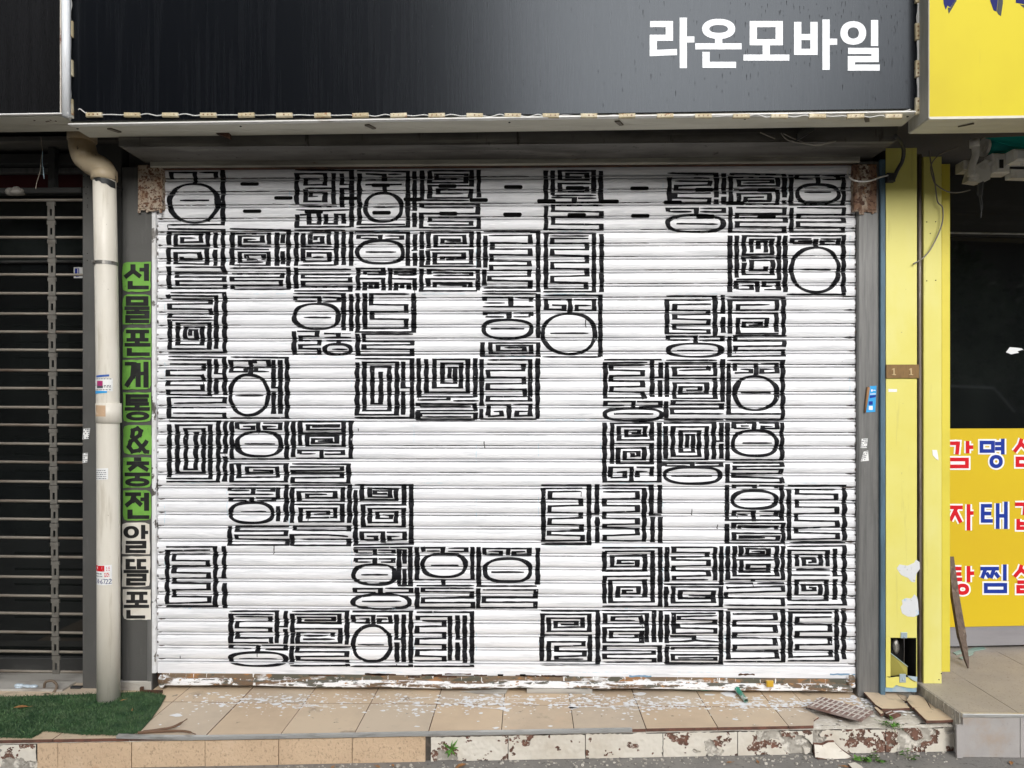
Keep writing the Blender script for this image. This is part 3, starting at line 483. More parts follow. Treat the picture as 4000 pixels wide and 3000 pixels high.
(1,3): """4 4 71 3.5 71 48/6.5 10 6.5 6.5 29 6.5 29 13/5 10.5 25 10.5/33 6.8 51 7 51 10.3 33 10.3/5 13 52 13/6.5 20.5 6.5 17 29 17 29 23/6 21 25 21/33 17.2 51 17.2 51 21 36 21/o 28.5 36 24.5 12/13 36 45 36/57.5 48 57.5 6.5 64 7 64 23/60 26.5 68 26.5/64 30 64 48/56 49 74 49
5.5 57 5.5 52.5 35.5 52.5 35.5 59.5/5 57.3 30 57.3/41 52 72 52.5 72 57 41 57.5/o 37 68.5 33.5 8.5/14 67.5 60 67.5
79 3 79 42.3 144.5 42.3 144.5 3/87 9 86 4 109.5 4 109.5 11/90 8 106 8/116 4.5 137 4.5 137 8.5 116 8.3/o 111 25 25.5 13.5/95 25 128 25/110 42 110 49/78 49 147 49
79 51 79 76 145 75.5 145 69 86 69 86 64 144 63.5 144 56.5 86 56 86 52 146 52
152 3 152 49.5 221 49.5/159 12.5 159 5 187 5 187 13/159 12.8 178 12.8 178 8.5 164 8.3/190 5 212 5 212 13 194 13 194 9 207 8.5/o 186.5 31 27 14/167 33 206 33/222 4 222 48
151.5 52 151.5 75.5 219 75.5 219 68.5 158 68.5 158 63.5 219.5 63.5 219.5 54 157 53.8
2 79.7 71.5 79.7 71.5 144.5 0 144.5/3.5 93 3.5 84.5 27 84.5 27 96/4 93.3 20 93.5 20 88.3 10 88.3/31 85 47 85 47 93.5 34 93.5 34 88.8 43 88.8/o 25.5 118 22 21.5/9 119 40 119.3/54.5 83 54.5 112.3 62 112.3/55 116 55 140/63 83 63 140
78 80.5 144 80.5 144 144.5 75 144.5/80 91 80 85.5 118 85.5 118 139/85 91.3 111 91.5 111 97 79 97.5 79 105 111 105 111 111.5 79 112 79 118.5 111 119 111 125.5 79 126 79 132 111 133 111 138.5 76 138.8/127 84 127 112.3 135 112.3/127 116 127 139/135.5 84 135.5 141""",
(2,3): """77 4 146 4 146 73.5 77 73.5/80 8.5 80 31/80 8.5 137 8 137 68 87 68.5 87 43 128 42.5 128 62.8 96 62.8 96 50.5 120 50.5 120 58.5 103 58.5 103 54.5 114 54.5/77 32 128 31.5 128 13.5 89 14 89 26.5 118.5 26 118.5 19 97 19 97 22.5 115 22.5/137 37.5 80 38 80 70
154 3 154 45/213 3.5 162 3.5 162 9.5 202 10 202 15 162 15.5 162 18.5 203 19 203 25 162 26 162 31.5 203 32 203 37 162 38 162 42 203 42/211 4 211 43/218.5 2 218.5 47.8 151 47.8/153 50 153 73.8 218 73.8 218 50.5 161.5 50.5 161.5 69 209 68.5 209 55.5 170 55 170 64.5 203 64.5 203 61 180 61
5 79.3 72 79.3 72 143 4 143/6.5 110 6.5 83 62 83 62 103 14 103 14 87.5 54 87.5 54 98 22 98.5 22 92 47 92 47 95.5 28 95.5/8 108 62.5 108 62.5 138.5 14 138.5 14 115.5 55 115.5 55 120 23 121 23 127 56 127.5 56 132 23 133 23 136 55 136/5.5 111 5.5 139
77 79 138.5 79 138.5 116/130 116 130 82.5 80.5 82.5 80.5 94.5 125 94.5 122 85.5 90 86 90 90.5 116 90.5/128 98.5 80 99 80 116 124 116 124 103 88 103 88 111 118 111 118 107.5 97 107.5/146.5 79 146.5 116/145.5 140 145.5 120.5 80 120.5 80 126 138 127 138 130 80 130.5 80 135 139 135.5 139 140 78 140
150 79 218 79 218 142 152 142/154 83 154 117/212 82 162 82 162 105.5 211 105 211 100 167 99 167 95 211 94.5 211 90 168 89 168 85.5 213 84.5/158 109.5 186 109.5 186 114/154 115.5 175 115 188 114 216 115.5/152 119.5 217 119.5/154 121 154 142/221 122.5 161 122.5 161 125.5/220 131 161 131 161 137 211 137 211 134 167 134.5""",
(3,3): """5 2 5 41.5 70 41.5 70 2/13 2 13 37 63 37 63 2.5 20.5 2.5 20.5 14 53 14 53 5.5 28 5 28 11.5 46 11 46 8.5 33 8.5/13 18.5 63 18.5/21 19 21 33 53 33 53 24 29 24 29 29.5 50 29.5/35 41 35 45/2 46.5 35 46.5/40 46.5 72 46.5/3 50 5 51.5 70 50 70 55.5 3 57.5 3 64 70 64.5 70 72.5 1 72
75 2.5 143 2 143 71.5 75 71.5/78 66.5 78 7 123 7.5 123 26/87 26 87 12.5 115 12.5 115 24.5 95 24.5 95 17.5 107 17.5 107 21 100 21.5/86 30.5 126 30.5/78 36.5 126 36.5/86 60.5 87 42.5 122 42.5 122 66.5 76 66.5/101 51 107 51.5 107 54.5 95 54.5 95 48.5 114.5 48.5 114.5 60 86 60.5/132 5 132 37 140 37/132 41 132 66
5 77.5 70.5 77.5 70.5 139 0 139/5.5 80 5.5 135.5 63 134.5 63 127 13 127 13 119.5 61 119 61 112 13 111 13 105 61 104 61 97.5 13 97 13 90.5 61 89 61 82.5 11 82.5
77 77.5 134 77.5 134 138 76 138/129 81.5 79 81.5 79 133.5 127 132.5 127 126 87 125.5 87 119 126 118.5 126 111 87 110.5 87 103.5 126 103 126 95.5 87 95 87 86.5 128 86/142.5 76 142.5 136""",
}
SLOTS = [(0, 102, 21), (0, 142, 37.5), (0, 105, 53.2), (0, 178, 54), (0, 219, 38), (1, 36, 22.5), (1, 74, 39.3), (1, 37, 55), (1, 115, 23.5), (1, 152, 40),
         (1, 116, 56), (1, 193, 24.5), (1, 192, 57), (2, 11, 41), (2, 45, 25.5), (2, 86, 41.5), (2, 47, 57.5), (2, 121.5, 26), (2, 122.5, 58.5),
         (2, 161, 42.5), (2, 198.5, 27.2), (2, 200, 59), (3, 14, 43.3), (3, 51, 28), (3, 51, 59.8)]
UNIT = 3.2956
# ------------------------------------------------------------------ the big roller shutter
YS = 0.0
PITCH_PX = 52.72
Z_TOP = W(2000, 699 - PITCH_PX, -0.012)[2]
Z_BOT = W(2000, 2597, -0.012)[2]
NS = 37
PITCH = (Z_TOP - Z_BOT) / NS
XL, XR = W(616, 1600, -0.01)[0], W(3342, 1600, -0.01)[0]
PROF = [(0.0, 0.003), (0.012, -0.005), (0.05, -0.0085), (0.20, -0.0122), (0.38, -0.0138), (0.57, -0.0122), (0.72, -0.0085), (0.755, -0.003), (0.77, 0.004), (0.795, 0.004),
        (0.812, -0.005), (0.88, -0.0085), (0.945, -0.005), (0.965, 0.003), (1.0, 0.003)]
def prof_y(z):
    t = (Z_TOP - z) / PITCH
    if t < 0: return PROF[1][1]
    k = min(int(t), NS); t -= k
    if k >= NS: return -0.0126
    for (a, ya), (b, yb) in zip(PROF, PROF[1:]):
        if a <= t <= b: return ya + (yb - ya) * (t - a) / (b - a)
    return 0.003
BREAKS = sorted({round(Z_TOP - (k + f) * PITCH, 6) for k in range(NS) for f, _ in PROF})
import bisect
def clip(poly, z, keep_above):
    out = []
    for i in range(len(poly)):
        a, b = poly[i], poly[(i + 1) % len(poly)]
        ia = (a[1] >= z) if keep_above else (a[1] <= z); ib = (b[1] >= z) if keep_above else (b[1] <= z)
        if ia: out.append(a)
        if ia != ib:
            t = (z - a[1]) / (b[1] - a[1]); out.append((a[0] + (b[0] - a[0]) * t, z))
    return out
LIFT = [0]; SKIP = random.Random(99)
def lay(mb, quad, lift=0.0009, wob=True):
    """lay a flat quad (x, z) over the slats so that it follows their profile"""
    LIFT[0] = (LIFT[0] + 1) % 23
    lf = lift + LIFT[0] * 0.00003
    zs = [p[1] for p in quad]; lo, hi = min(zs), max(zs)
    cuts = BREAKS[bisect.bisect_right(BREAKS, lo):bisect.bisect_left(BREAKS, hi)]
    edges = [lo] + cuts + [hi]
    for a, b in zip(edges, edges[1:]):
        if b - a < 1e-6: continue
        p = clip(clip(quad, a, True), b, False)
        if len(p) < 3: continue
        mid = (a + b) / 2
        if wob:                      # the brush skips the bottom of the joints here and there
            fr = ((Z_TOP - mid) / PITCH) % 1.0
            if (0.755 < fr < 0.80 or fr > 0.945) and SKIP.random() < 0.42: continue
        pts = []
        for x, z in p:
            e = 1e-6 if z < mid else -1e-6
            dx = 0
            if wob:
                ph = ((Z_TOP - z) / PITCH) % 1.0
                dx = 0.0007 * math.sin(x * 61 + z * 97) + 0.0007 * math.sin(x * 570 - z * 310) + 0.0009 * math.sin(6.283 * ph + 40 * x)
            pts.append((x + dx, prof_y(z + e) - lf, z))
        mb.poly(pts)
shut = thing('roller_shutter', 'wide white roller shutter covered in black painted block lettering', 'roller shutter', (0, 0, 0.14))
me = MB()
for (a, ya), (b, yb) in zip(PROF, PROF[1:]):
    me.poly([(XL, ya, -a * PITCH), (XR, ya, -a * PITCH), (XR, yb, -b * PITCH), (XL, yb, -b * PITCH)])
me.box(XL, XR, 0.010, 0.014, -PITCH * 0.999, -0.0001)
slat_me = me.mesh('slat', m_slat)
for k in range(NS):
    link('slat', slat_me, shut, (random.uniform(-0.003, 0.002), random.uniform(0, 0.0004), Z_TOP - k * PITCH))
# closing slat and the rusted bottom bar with its end stops
zb0 = Z_BOT - 0.0005; zb1 = W(2000, 2642, -0.014)[2]; zb2 = W(2000, 2688, -0.018)[2]
b = MB(); b.bbox(XL, XR, -0.012, 0.012, zb1 + 0.0005, zb0, 0.002); b.build('closing_slat', m_slat, shut)
b = MB()
nseg = 60
for i in range(nseg):          # the folded lip is dented along its length
    x0, x1 = XL + 0.02 + (XR - XL - 0.04) * i / nseg, XL + 0.02 + (XR - XL - 0.04) * (i + 1) / nseg
    d = lambda q: 0.0025 * math.sin(q * 3.1) + 0.0018 * math.sin(q * 9.7 + 1)
    prof = [(-0.010, zb1), (-0.0125, zb1 - 0.004), (-0.0125, zb1 - 0.022), (-0.024, zb1 - 0.030), (-0.026, zb2 + 0.004), (-0.022, zb2)]
    for kk, ((ya, za), (yb, zb)) in enumerate(zip(prof, prof[1:])):
        b.poly([(x0, ya, za + d(x0)), (x1, ya, za + d(x1)), (x1, yb, zb + d(x1)), (x0, yb, zb + d(x0))], 1 if kk in (0, 1) else 0)
    b.poly([(x0, -0.022, zb2 + d(x0)), (x1, -0.022, zb2 + d(x1)), (x1, 0.01, zb2 + d(x1)), (x0, 0.01, zb2 + d(x0))])
b.build('bottom_bar', [m_bar, m_barrust], shut, fix=False)
for px in (632, 3325):
    e = MB(); x, _, z = W(px, 2660, -0.02)
    e.ell((x, -0.014, z), (0.022, 0.016, 0.03), 10, 6); e.ell((x + 0.004, -0.028, z - 0.018), (0.012, 0.008, 0.012), 8, 5)
    e.build('end_stop', m_bar, shut, True)
# patches of bare blue undercoat and flaking rust left on the bar
rr = random.Random(5)
for i in range(26):
    px = rr.uniform(1100, 3280); w = rr.uniform(20, 110); pyy = 2634 + rr.uniform(-4, 10)
    if rr.random() < 0.35: continue
    b = MB(); x0 = W(px, pyy, -0.013)[0]; x1 = W(px + w, pyy, -0.013)[0]; z = W(px, pyy, -0.013)[2]; h = rr.uniform(0.006, 0.014)
    n = 7; up = [(x0 + (x1 - x0) * i / n, -0.0137, z + rr.uniform(0.3, 1) * h * 0.5) for i in range(n + 1)]
    dn = [(x0 + (x1 - x0) * i / n, -0.0137, z - rr.uniform(0.3, 1) * h * 0.5) for i in range(n, -1, -1)]
    b.poly(up + dn)
    b.build('flaked_patch', M('blue undercoat', (0.16, 0.29, 0.42), 0.6) if px > 2150 and rr.random() < 0.6 else m_rustdk, shut)
# dangling latch holes near the middle
for px in (1955, 2042):
    b = MB(); x, _, z = W(px, 2637, -0.013); b.box(x - 0.013, x + 0.013, -0.0145, -0.0125, z - 0.004, z + 0.004); b.build('latch_hole', m_slot, shut)
# guide rails and head rail
zt = W(2000, 652, 0)[2]
b = MB(); xa, xb = W(596, 1600, -0.02)[0], W(611, 1600, -0.02)[0]
b.bbox(xa, xb, -0.030, 0.03, 0.20, W(600, 820, -0.02)[2], 0.003); b.build('guide_rail', m_bar if False else M('chipped white rail', (0.74, 0.74, 0.74), 0.6, 0, [((0.10, 0.09, 0.08), 14.0, (1, 1, 0.7), 0.58, 0.60, 7), ((0.55, 0.53, 0.5), 6.0, U, 0.5, 0.7, 5)], 0.5, 60), shut)
b = MB(); b.box(W(611, 1600, 0)[0] + 0.001, XL + 0.012, 0.006, 0.03, 0.15, zt); b.build('guide_rail', m_rustdk, shut)
b = MB(); xa, xb = W(3340, 1600, -0.02)[0], W(3350, 1600, 0)[0]
b.box(xa - 0.008, xb, 0.006, 0.03, 0.15, zt); b.build('guide_rail', m_rustdk, shut)
b = MB(); xa = W(608, 640, 0)[0]; xb = W(3340, 640, 0)[0]
zr = W(2000, 643, -0.05)[2]; b.bbox(xa, xb, -0.055, 0.05, zr, W(2000, 618, -0.05)[2], 0.004); b.build('head_rail', m_head, shut)
b = MB(); b.bbox(xa, xb, -0.036, 0.05, zr - 0.0035, zr - 0.0005, 0.001); b.build('head_lip', m_rustdk, shut)
# rusted housings over the shutter ends
def housing(px0, py0, px1, py1, y0, y1, seed, mt):
    r = random.Random(seed); bx0, _, bz0 = W(px0, py1, y0); bx1, _, bz1 = W(px1, py0, y0)
    b = MB(); b.bbox(bx0, bx1, y0, y1, bz0 + 0.012, bz1, 0.004)
    for i in range(9):               # ragged corroded lower lip
        u0 = bx0 + (bx1 - bx0) * i / 9; u1 = bx0 + (bx1 - bx0) * (i + 1) / 9
        b.box(u0 + 0.0005, u1 - 0.0005, y0 + 0.002, y0 + 0.006, bz0 + r.uniform(-0.008, 0.010), bz0 + 0.0125)
    return b.build('rusted_end_housing', mt, shut)
housing(537, 642, 632, 826, -0.042, 0.0, 1, m_rusty)
housing(3337, 640, 3426, 832, -0.045, 0.0, 2, m_rusty2)
# the lettering: one part for each painted block letter
rnd = random.Random(3)
cells = {}
THR = [(73.6, 76.2, 77.5, 80), (74, 77.2, 78.2, 79), (77.3, 77, 78, 78.3), (78, 78.5, 76.5, 75)]
for (bi, bj), txt in MUR.items():
    ox, oy = 640 + 729 * bi, 650 + 492 * bj
    for st in txt.replace('\n', '/').split('/'):
        st = st.strip()
        if not st: continue
        k = st[0] if st[0] in 'ot' else ''
        v = [float(q) for q in st[1:].split()] if k else [float(q) for q in st.split()]
        if k == 'o': qs = ring(*v, 5.9, 2.9, 48, rnd); cx, cy = v[0], v[1]
        else:
            pts = list(zip(v[0::2], v[1::2])); cx = sum(p[0] for p in pts) / len(pts); cy = sum(p[1] for p in pts) / len(pts)
            qs = stroke(pts, 0.9 if k == 't' else 5.6, 0.9 if k == 't' else 2.1, rnd)
            if k == '' and rnd.random() < 0.07:        # paint has run from some strokes
                p = rnd.choice(pts); qs += stroke([(p[0], p[1]), (p[0] + 0.1, p[1] + rnd.uniform(3, 7))], 0.7, 0.7)
        key = (bi * 3 + min(2, int(max(0, cx) // 73.7)), bj * 2 + (1 if cy > THR[bj][bi] else 0)) if k != 't' else ('d', bi)
        mb = cells.setdefault(key, MB())
        for q in qs:
            wq = []
            for (u, w) in q:
                p = W(ox + u * UNIT, oy + w * UNIT, -0.012); wq.append((p[0], p[2]))
            lay(mb, wq)
for key, mb in cells.items():
    mb.build('paint_drip' if key[0] == 'd' else 'painted_syllable', m_ink, shut, fix=False)
# pale blue setting-out lines
mb = MB()
for c in range(12):
    for r in range(8):
        if rnd.random() < 0.45: continue
        px = 643 + 243.3 * c; py = 655 + 246 * r + rnd.uniform(0, 120)
        a = W(px, py, -0.012); d = W(px, py + rnd.uniform(25, 110), -0.012)
        lay(mb, [(a[0], a[2]), (a[0] + 0.0016, a[2]), (d[0] + 0.0016, d[2]), (d[0], d[2])], 0.0004, False)
for r in range(9):
    for c in range(11):
        if rnd.random() < 0.4: continue
        a = W(650 + 243 * c + rnd.uniform(0, 80), 656 + 246 * r, -0.012); d = W(650 + 243 * c + rnd.uniform(90, 240), 656 + 246 * r, -0.012)
        lay(mb, [(a[0], a[2]), (d[0], a[2]), (d[0], a[2] - 0.0014), (a[0], a[2] - 0.0014)], 0.0004, False)
mb.build('setting_out_line', m_blueline, shut, fix=False)
# grime and bare metal showing in the joints between slats
mb = MB(); rg_ = random.Random(14); xm = XR - XL
def strip(x0, x1, z, h):
    n = max(2, int((x1 - x0) / 0.02)); pu = pd = None
    for i in range(n + 1):
        x = x0 + (x1 - x0) * i / n; e = 0.25 if i in (0, n) else 1
        u, d_ = z + h * e * rg_.uniform(0.3, 0.7), z - h * e * rg_.uniform(0.3, 0.7)
        if pu is not None: lay(mb, [(px_, pu), (x, u), (x, d_), (px_, pd)], 0.0007, False)
        pu, pd, px_ = u, d_, x
for k in range(NS):
    dens = 0.85 if k < 9 else (0.48 if k < 20 else 0.38)
    for fr_, hh in ((0.765, 0.0026), (0.985, 0.0015)):
        z = Z_TOP - (k + fr_) * PITCH; x = XL + rg_.uniform(0, 0.1)
        while x < XR - 0.05:
            L = rg_.uniform(0.05, 0.5)
            if rg_.random() < dens: strip(x, min(XR, x + L), z, hh * rg_.uniform(0.35, 1.1))
            x += L + rg_.uniform(0.005, 0.06)
    for xe, sgn in ((XL, 1), (XR, -1)):         # dark worn ends of the slats
        z = Z_TOP - (k + 0.79) * PITCH; L = rg_.uniform(0.012, 0.04 if sgn > 0 else 0.07)
        strip(min(xe, xe + sgn * L), max(xe, xe + sgn * L), z, 0.008 * rg_.uniform(0.5, 1.2))
        strip(xe - 0.0005 if sgn > 0 else xe - 0.006, xe + 0.006 if sgn > 0 else xe + 0.0005, Z_TOP - (k + rg_.uniform(0.2, 0.6)) * PITCH, 0.02 * rg_.uniform(0.2, 1.2))
o = mb.build('joint_grime', M('dark joint grime', (0.10, 0.085, 0.078), 0.9, 0, [((0.20, 0.14, 0.12), 12.0, (0.6, 1, 1), 0.5, 0.6, 6), ((0.03, 0.028, 0.028), 8.0, U, 0.5, 0.6, 5), ((0.6, 0.6, 0.6), 60.0, (0.4, 1, 1), 0.55, 0.6, 6)]), shut, fix=False); o['kind'] = 'stuff'
# vent slots punched through three of the upper slats
for (bi, u, v) in SLOTS:
    mb = MB(); cx, cy = 640 + 729 * bi + u * UNIT, 650 + v * UNIT; hw, hh = 36.5, 6.9
    pts = []
    for i in range(9): a = -math.pi / 2 + math.pi * i / 8; pts.append((cx + hw - hh + hh * math.cos(a), cy + hh * math.sin(a)))
    for i in range(9): a = math.pi / 2 + math.pi * i / 8; pts.append((cx - hw + hh + hh * math.cos(a), cy + hh * math.sin(a)))
    pw = [W(p[0], p[1], -0.012) for p in pts]
    lay(mb, [(p[0], p[2]) for p in pw], 0.0022, False)
    mb.build('vent_slot', m_slot, shut, fix=False)
# ------------------------------------------------------------------ ground and building
from mathutils import noise as NZ
g = MB(); g.poly([(-60, -60, 0), (60, -60, 0), (60, 3, 0), (-60, 3, 0)])
struct(g.build('ground', m_ground))
bld = thing('shop_building', 'dark grey ground floor of the shop building around the shutter', 'building', (0, 0.3, 0))
zs0 = W(2000, 559, -0.26)[2]
xs0, xs1 = W(466, 560, -0.26)[0], W(3505, 560, -0.26)[0]
b = MB(); b.box(xs0, xs1, -0.265, 0.06, zs0, zs0 + 0.16); b.build('soffit_box', m_soffit, bld)
b = MB(); b.box(-7, 7, -0.25, 1.6, zs0 + 0.162, 6.5); b.build('upper_wall', m_wall, bld)
b = MB(); b.box(W(330, 600, 0.05)[0], W(3440, 600, 0.05)[0], 0.055, 0.12, 0.0, zs0 + 0.16); b.build('back_blocker', m_wall, bld)  # unseen wall added behind the shutter to block light
b = MB(); b.box(-7, W(330, 600, 0.05)[0] - 0.002, 0.9, 1.0, 0.0, zs0 + 0.16); b.build('back_blocker', m_hole, bld)
b = MB(); b.box(W(3470, 600, 0.1)[0], 7, 0.9, 1.0, 0.0, zs0 + 0.16); b.build('back_blocker', m_hole, bld)
# a front ledge under the soffit box and two loose brackets hanging from it
b = MB(); b.box(xs0 + 0.02, xs1 - 0.01, -0.262, -0.20, zs0 - 0.006, zs0 - 0.001); b.build('soffit_board', m_soffit, bld)
for (pa, pb, mt) in (((800, 492), (905, 530), m_rustdk), ((3105, 540), (3170, 500), m_blackwire)):
    a = W(pa[0], pa[1], -0.27); c = W(pb[0], pb[1], -0.27)
    b = MB(); b.hexa([(a[0], -0.30, a[2] - 0.02), (c[0], -0.30, c[2] - 0.02), (c[0], -0.272, c[2] - 0.02), (a[0], -0.272, a[2] - 0.02),
                      (a[0], -0.30, a[2] + 0.012), (c[0], -0.30, c[2] + 0.012), (c[0], -0.272, c[2] + 0.012), (a[0], -0.272, a[2] + 0.012)])
    b.build('soffit_bracket', mt, bld)
# left pillar in two panels
zp = zs0 - 0.001
b = MB(); b.bbox(W(322, 1600, -0.01)[0], W(475, 1600, -0.01)[0], -0.012, 0.3, 0.10, zp + 0.16, 0.004); b.build('pillar_panel', m_pillar, bld)
b = MB(); b.bbox(W(476.5, 1600, -0.026)[0], W(596, 1600, -0.026)[0] - 0.001, -0.026, 0.05, 0.115, zp - 0.012, 0.003); b.build('pillar_panel', m_pillar, bld)
b = MB(); b.bbox(W(577, 2500, -0.027)[0], W(596, 2500, -0.027)[0] - 0.002, -0.031, -0.0262, W(577, 2700, -0.03)[2], W(577, 2420, -0.03)[2], 0.001); b.build('pillar_patch', m_steel, bld)
b = MB(); b.bbox(W(452, 2680, -0.02)[0], W(592, 2680, -0.03)[0], -0.034, -0.0125, 0.118, W(500, 2660, -0.03)[2], 0.004); b.build('pillar_base', m_ledge, bld)
# right steel jamb
b = MB(); b.bbox(W(3352, 1600, -0.035)[0], W(3438, 1600, -0.035)[0], -0.035, 0.05, 0.118, zp - 0.012, 0.005); b.build('jamb', m_steel, bld)
# drilled screw holes down the pillar
for (px, py) in ((327, 690), (343, 690), (328, 731), (342, 731), (343, 774), (341, 801), (342, 809), (341, 990), (368, 990), (341, 1017), (370, 1017), (336, 757)):
    b = MB(); x, _, z = W(px, py, -0.0125); b.tube([(x, -0.0128, z), (x, -0.010, z)], 0.0024, 8); b.build('screw_hole', m_slot, bld)

# yellow pillar between the two shops
yp = thing('yellow_pillar', 'tall yellow pillar with blue grey left edge and broken opening at its foot', 'pillar', (W(3520, 2690, -0.02)[0], 0.0, 0.12))
YP = -0.055
xa, xb = W(3461, 1600, YP)[0], W(3582, 1600, YP)[0]
zt1 = W(3520, 578, YP)[2]; zb1_ = W(3520, 2700, YP)[2]
hx0, hx1 = W(3479, 2560, YP)[0], W(3580, 2560, YP)[0]
hz0, hz1 = W(3530, 2643, YP)[2], W(3530, 2492, YP)[2]
b = MB()
b.bbox(xa, xb, YP, YP + 0.004, hz1, zt1, 0.001)                      # above the opening
b.box(xa, hx0, YP, YP + 0.004, hz0, hz1 - 0.0004)
b.box(hx1, xb, YP, YP + 0.004, hz0, hz1 - 0.0004)
# ragged sheet below the opening
r = random.Random(8); n = 9; top = []; bot = []
for i in range(n + 1):
    x = xa + (xb - xa) * i / n; top.append((x, YP, hz0 - 0.0004 - (r.uniform(0, 0.006) if 0 < i < n else 0))); bot.append((x, YP, zb1_ + 0.018 + r.uniform(-0.004, 0.010)))
for i in range(n):
    b.prism([top[i], top[i + 1], bot[i + 1], bot[i]], (0, 0.004, 0))
b.build('front_sheet', m_yel, yp)
b = MB(); b.box(xa - 0.0005, xb, YP + 0.0045, YP + 0.008, zb1_ - 0.005, hz0 - 0.012); b.build('undercoat_sheet', M('blue primed sheet', (0.22, 0.36, 0.47), 0.6, 0, [((0.4, 0.45, 0.47), 12.0, U, 0.5, 0.65, 6)]), yp)
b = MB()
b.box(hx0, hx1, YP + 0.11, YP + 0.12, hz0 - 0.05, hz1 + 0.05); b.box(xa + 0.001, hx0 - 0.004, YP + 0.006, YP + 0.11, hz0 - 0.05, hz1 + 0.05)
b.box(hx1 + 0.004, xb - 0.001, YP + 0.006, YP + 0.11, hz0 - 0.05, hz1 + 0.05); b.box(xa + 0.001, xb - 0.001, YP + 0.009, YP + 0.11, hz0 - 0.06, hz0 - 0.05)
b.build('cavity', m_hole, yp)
p = lambda px, py, y: W(px, py, y)
b = MB(); b.prism([p(3480, 2552, YP + 0.012), p(3544, 2605, YP + 0.006), p(3544, 2636, YP + 0.006), p(3480, 2640, YP + 0.03)], (0.001, 0.004, 0)); b.build('broken_flap', M('olive backed sheet', (0.36, 0.32, 0.07), 0.5), yp)
b = MB(); b.tube([p(3478, 2550, YP + 0.009), p(3546, 2604, YP + 0.003)], 0.0015, 6); b.build('flap_edge', M('pale cut edge', (0.4, 0.52, 0.5), 0.5), yp)
b = MB(); b.ell(p(3498, 2525, YP + 0.045), (0.017, 0.014, 0.036), 12, 8); b.build('foil_wrap', m_foil, yp, True)
for (px, py, w, h) in ((3532, 2482, 12, 11), (3527, 2650, 12, 16)):
    c = W(px, py, YP - 0.004); b = MB(); b.bbox(c[0] - w * 0.0012, c[0] + w * 0.0012, YP - 0.004, YP - 0.0004, c[2] - h * 0.0012, c[2] + h * 0.0012, 0.001)
    b.ell((c[0], YP - 0.006, c[2] - 0.006), (0.004, 0.004, 0.004), 8, 5); b.build('metal_tab', M('pale blue zinc tab', (0.42, 0.52, 0.58), 0.4, 0.4), yp)
c = W(3570, 2645, YP - 0.002); b = MB(); b.prism([(c[0] - 0.03, YP - 0.003, c[2] + 0.006), (c[0] + 0.012, YP - 0.009, c[2] + 0.004), (c[0] + 0.008, YP - 0.012, c[2] - 0.018), (c[0] - 0.012, YP - 0.007, c[2] - 0.010)], (0, 0.002, 0))
b.build('bent_scrap', M('pale blue zinc tab', (0.42, 0.52, 0.58)), yp)
# left edge of the pillar in blue grey paint
b = MB(); b.bbox(W(3440, 1600, YP)[0] + 0.001, xa - 0.0008, YP + 0.002, 0.045, 0.118, zt1 - 0.05, 0.002); b.build('blue_edge', m_bluegrey, yp)
b = MB(); c0 = W(3452, 600, YP); b.box(c0[0], xa + 0.012, YP + 0.0042, 0.045, W(3455, 690, YP)[2], zt1 - 0.01); b.build('dark_recess', m_hole, yp)
# conduit groove and the two right hand panels
b = MB(); b.box(xb + 0.0005, W(3606, 1600, 0.0)[0], 0.012, 0.03, 0.13, W(3590, 600, 0.01)[2]); b.build('groove', M('brown grey groove', (0.13, 0.105, 0.085), 0.7), yp)
b = MB(); xg = W(3594, 1600, -0.005)[0]; b.tube([(xg, -0.002, 0.14), (xg + 0.002, -0.002, 1.0), (xg - 0.001, -0.002, 1.9), (xg - 0.001, -0.002, W(3590, 610, 0)[2])], 0.0085, 8)
b.build('conduit', M('weathered conduit', (0.20, 0.17, 0.145), 0.5, 0.2, [((0.4, 0.39, 0.37), 8.0, (3, 3, 0.5), 0.6, 0.7, 6), ((0.1, 0.07, 0.05), 5.0, (3, 3, 0.8), 0.5, 0.7, 6)]), yp, True)
b = MB(); b.bbox(W(3607, 1600, -0.02)[0], W(3678, 1600, -0.02)[0], -0.022, 0.05, W(3640, 2670, -0.02)[2], W(3640, 612, -0.02)[2], 0.002); b.build('side_panel', m_yel, yp)
b = MB(); b.bbox(W(3678.5, 1600, 0.0)[0], W(3712, 1600, 0.0)[0], 0.0, 0.1, W(3690, 2625, 0.0)[2], W(3690, 640, 0.0)[2], 0.002); b.build('return_panel', m_yelside, yp)
# screw holes
for (px, py) in ((3620, 867), (3655, 866), (3620, 1097), (3655, 1095), (3634, 912), (3677, 2631), (3668, 2655)):
    y = -0.0225 if px < 3678 else 0; x, _, z = W(px, py, y); b = MB(); b.tube([(x, y - 0.001, z), (x, y + 0.004, z)], 0.0026, 8); b.build('screw_hole', m_slot, yp)
# torn patches where posters were ripped off
def blob_px(c, rx, ry, n, seed, y, sx=0.25, pw=1):
    r = random.Random(seed); out = []
    for i in range(n):
        a = 2 * math.pi * i / n; k = 1 + r.uniform(-sx, sx); out.append(W(c[0] + rx * k * math.cos(a), c[1] + ry * k * math.sin(a), y))
    return out
def pxpoly(pts, y): return [W(a, b_, y) for a, b_ in pts]
b = MB(); b.prism(pxpoly([(3503, 2220), (3514, 2205), (3545, 2210), (3572, 2198), (3578, 2186), (3592, 2195), (3594, 2222), (3580, 2240), (3574, 2275), (3560, 2272), (3548, 2258), (3520, 2246)], YP - 0.0012), (0, 0.0012, 0)); b.build('torn_patch', m_torn, yp)
b = MB(); b.prism(pxpoly([(3523, 2345), (3540, 2336), (3560, 2338), (3572, 2322), (3582, 2332), (3586, 2350), (3590, 2400), (3570, 2410), (3545, 2408), (3524, 2396), (3518, 2372), (3526, 2360)], YP - 0.0012), (0, 0.0012, 0)); b.build('torn_patch', m_torn, yp)
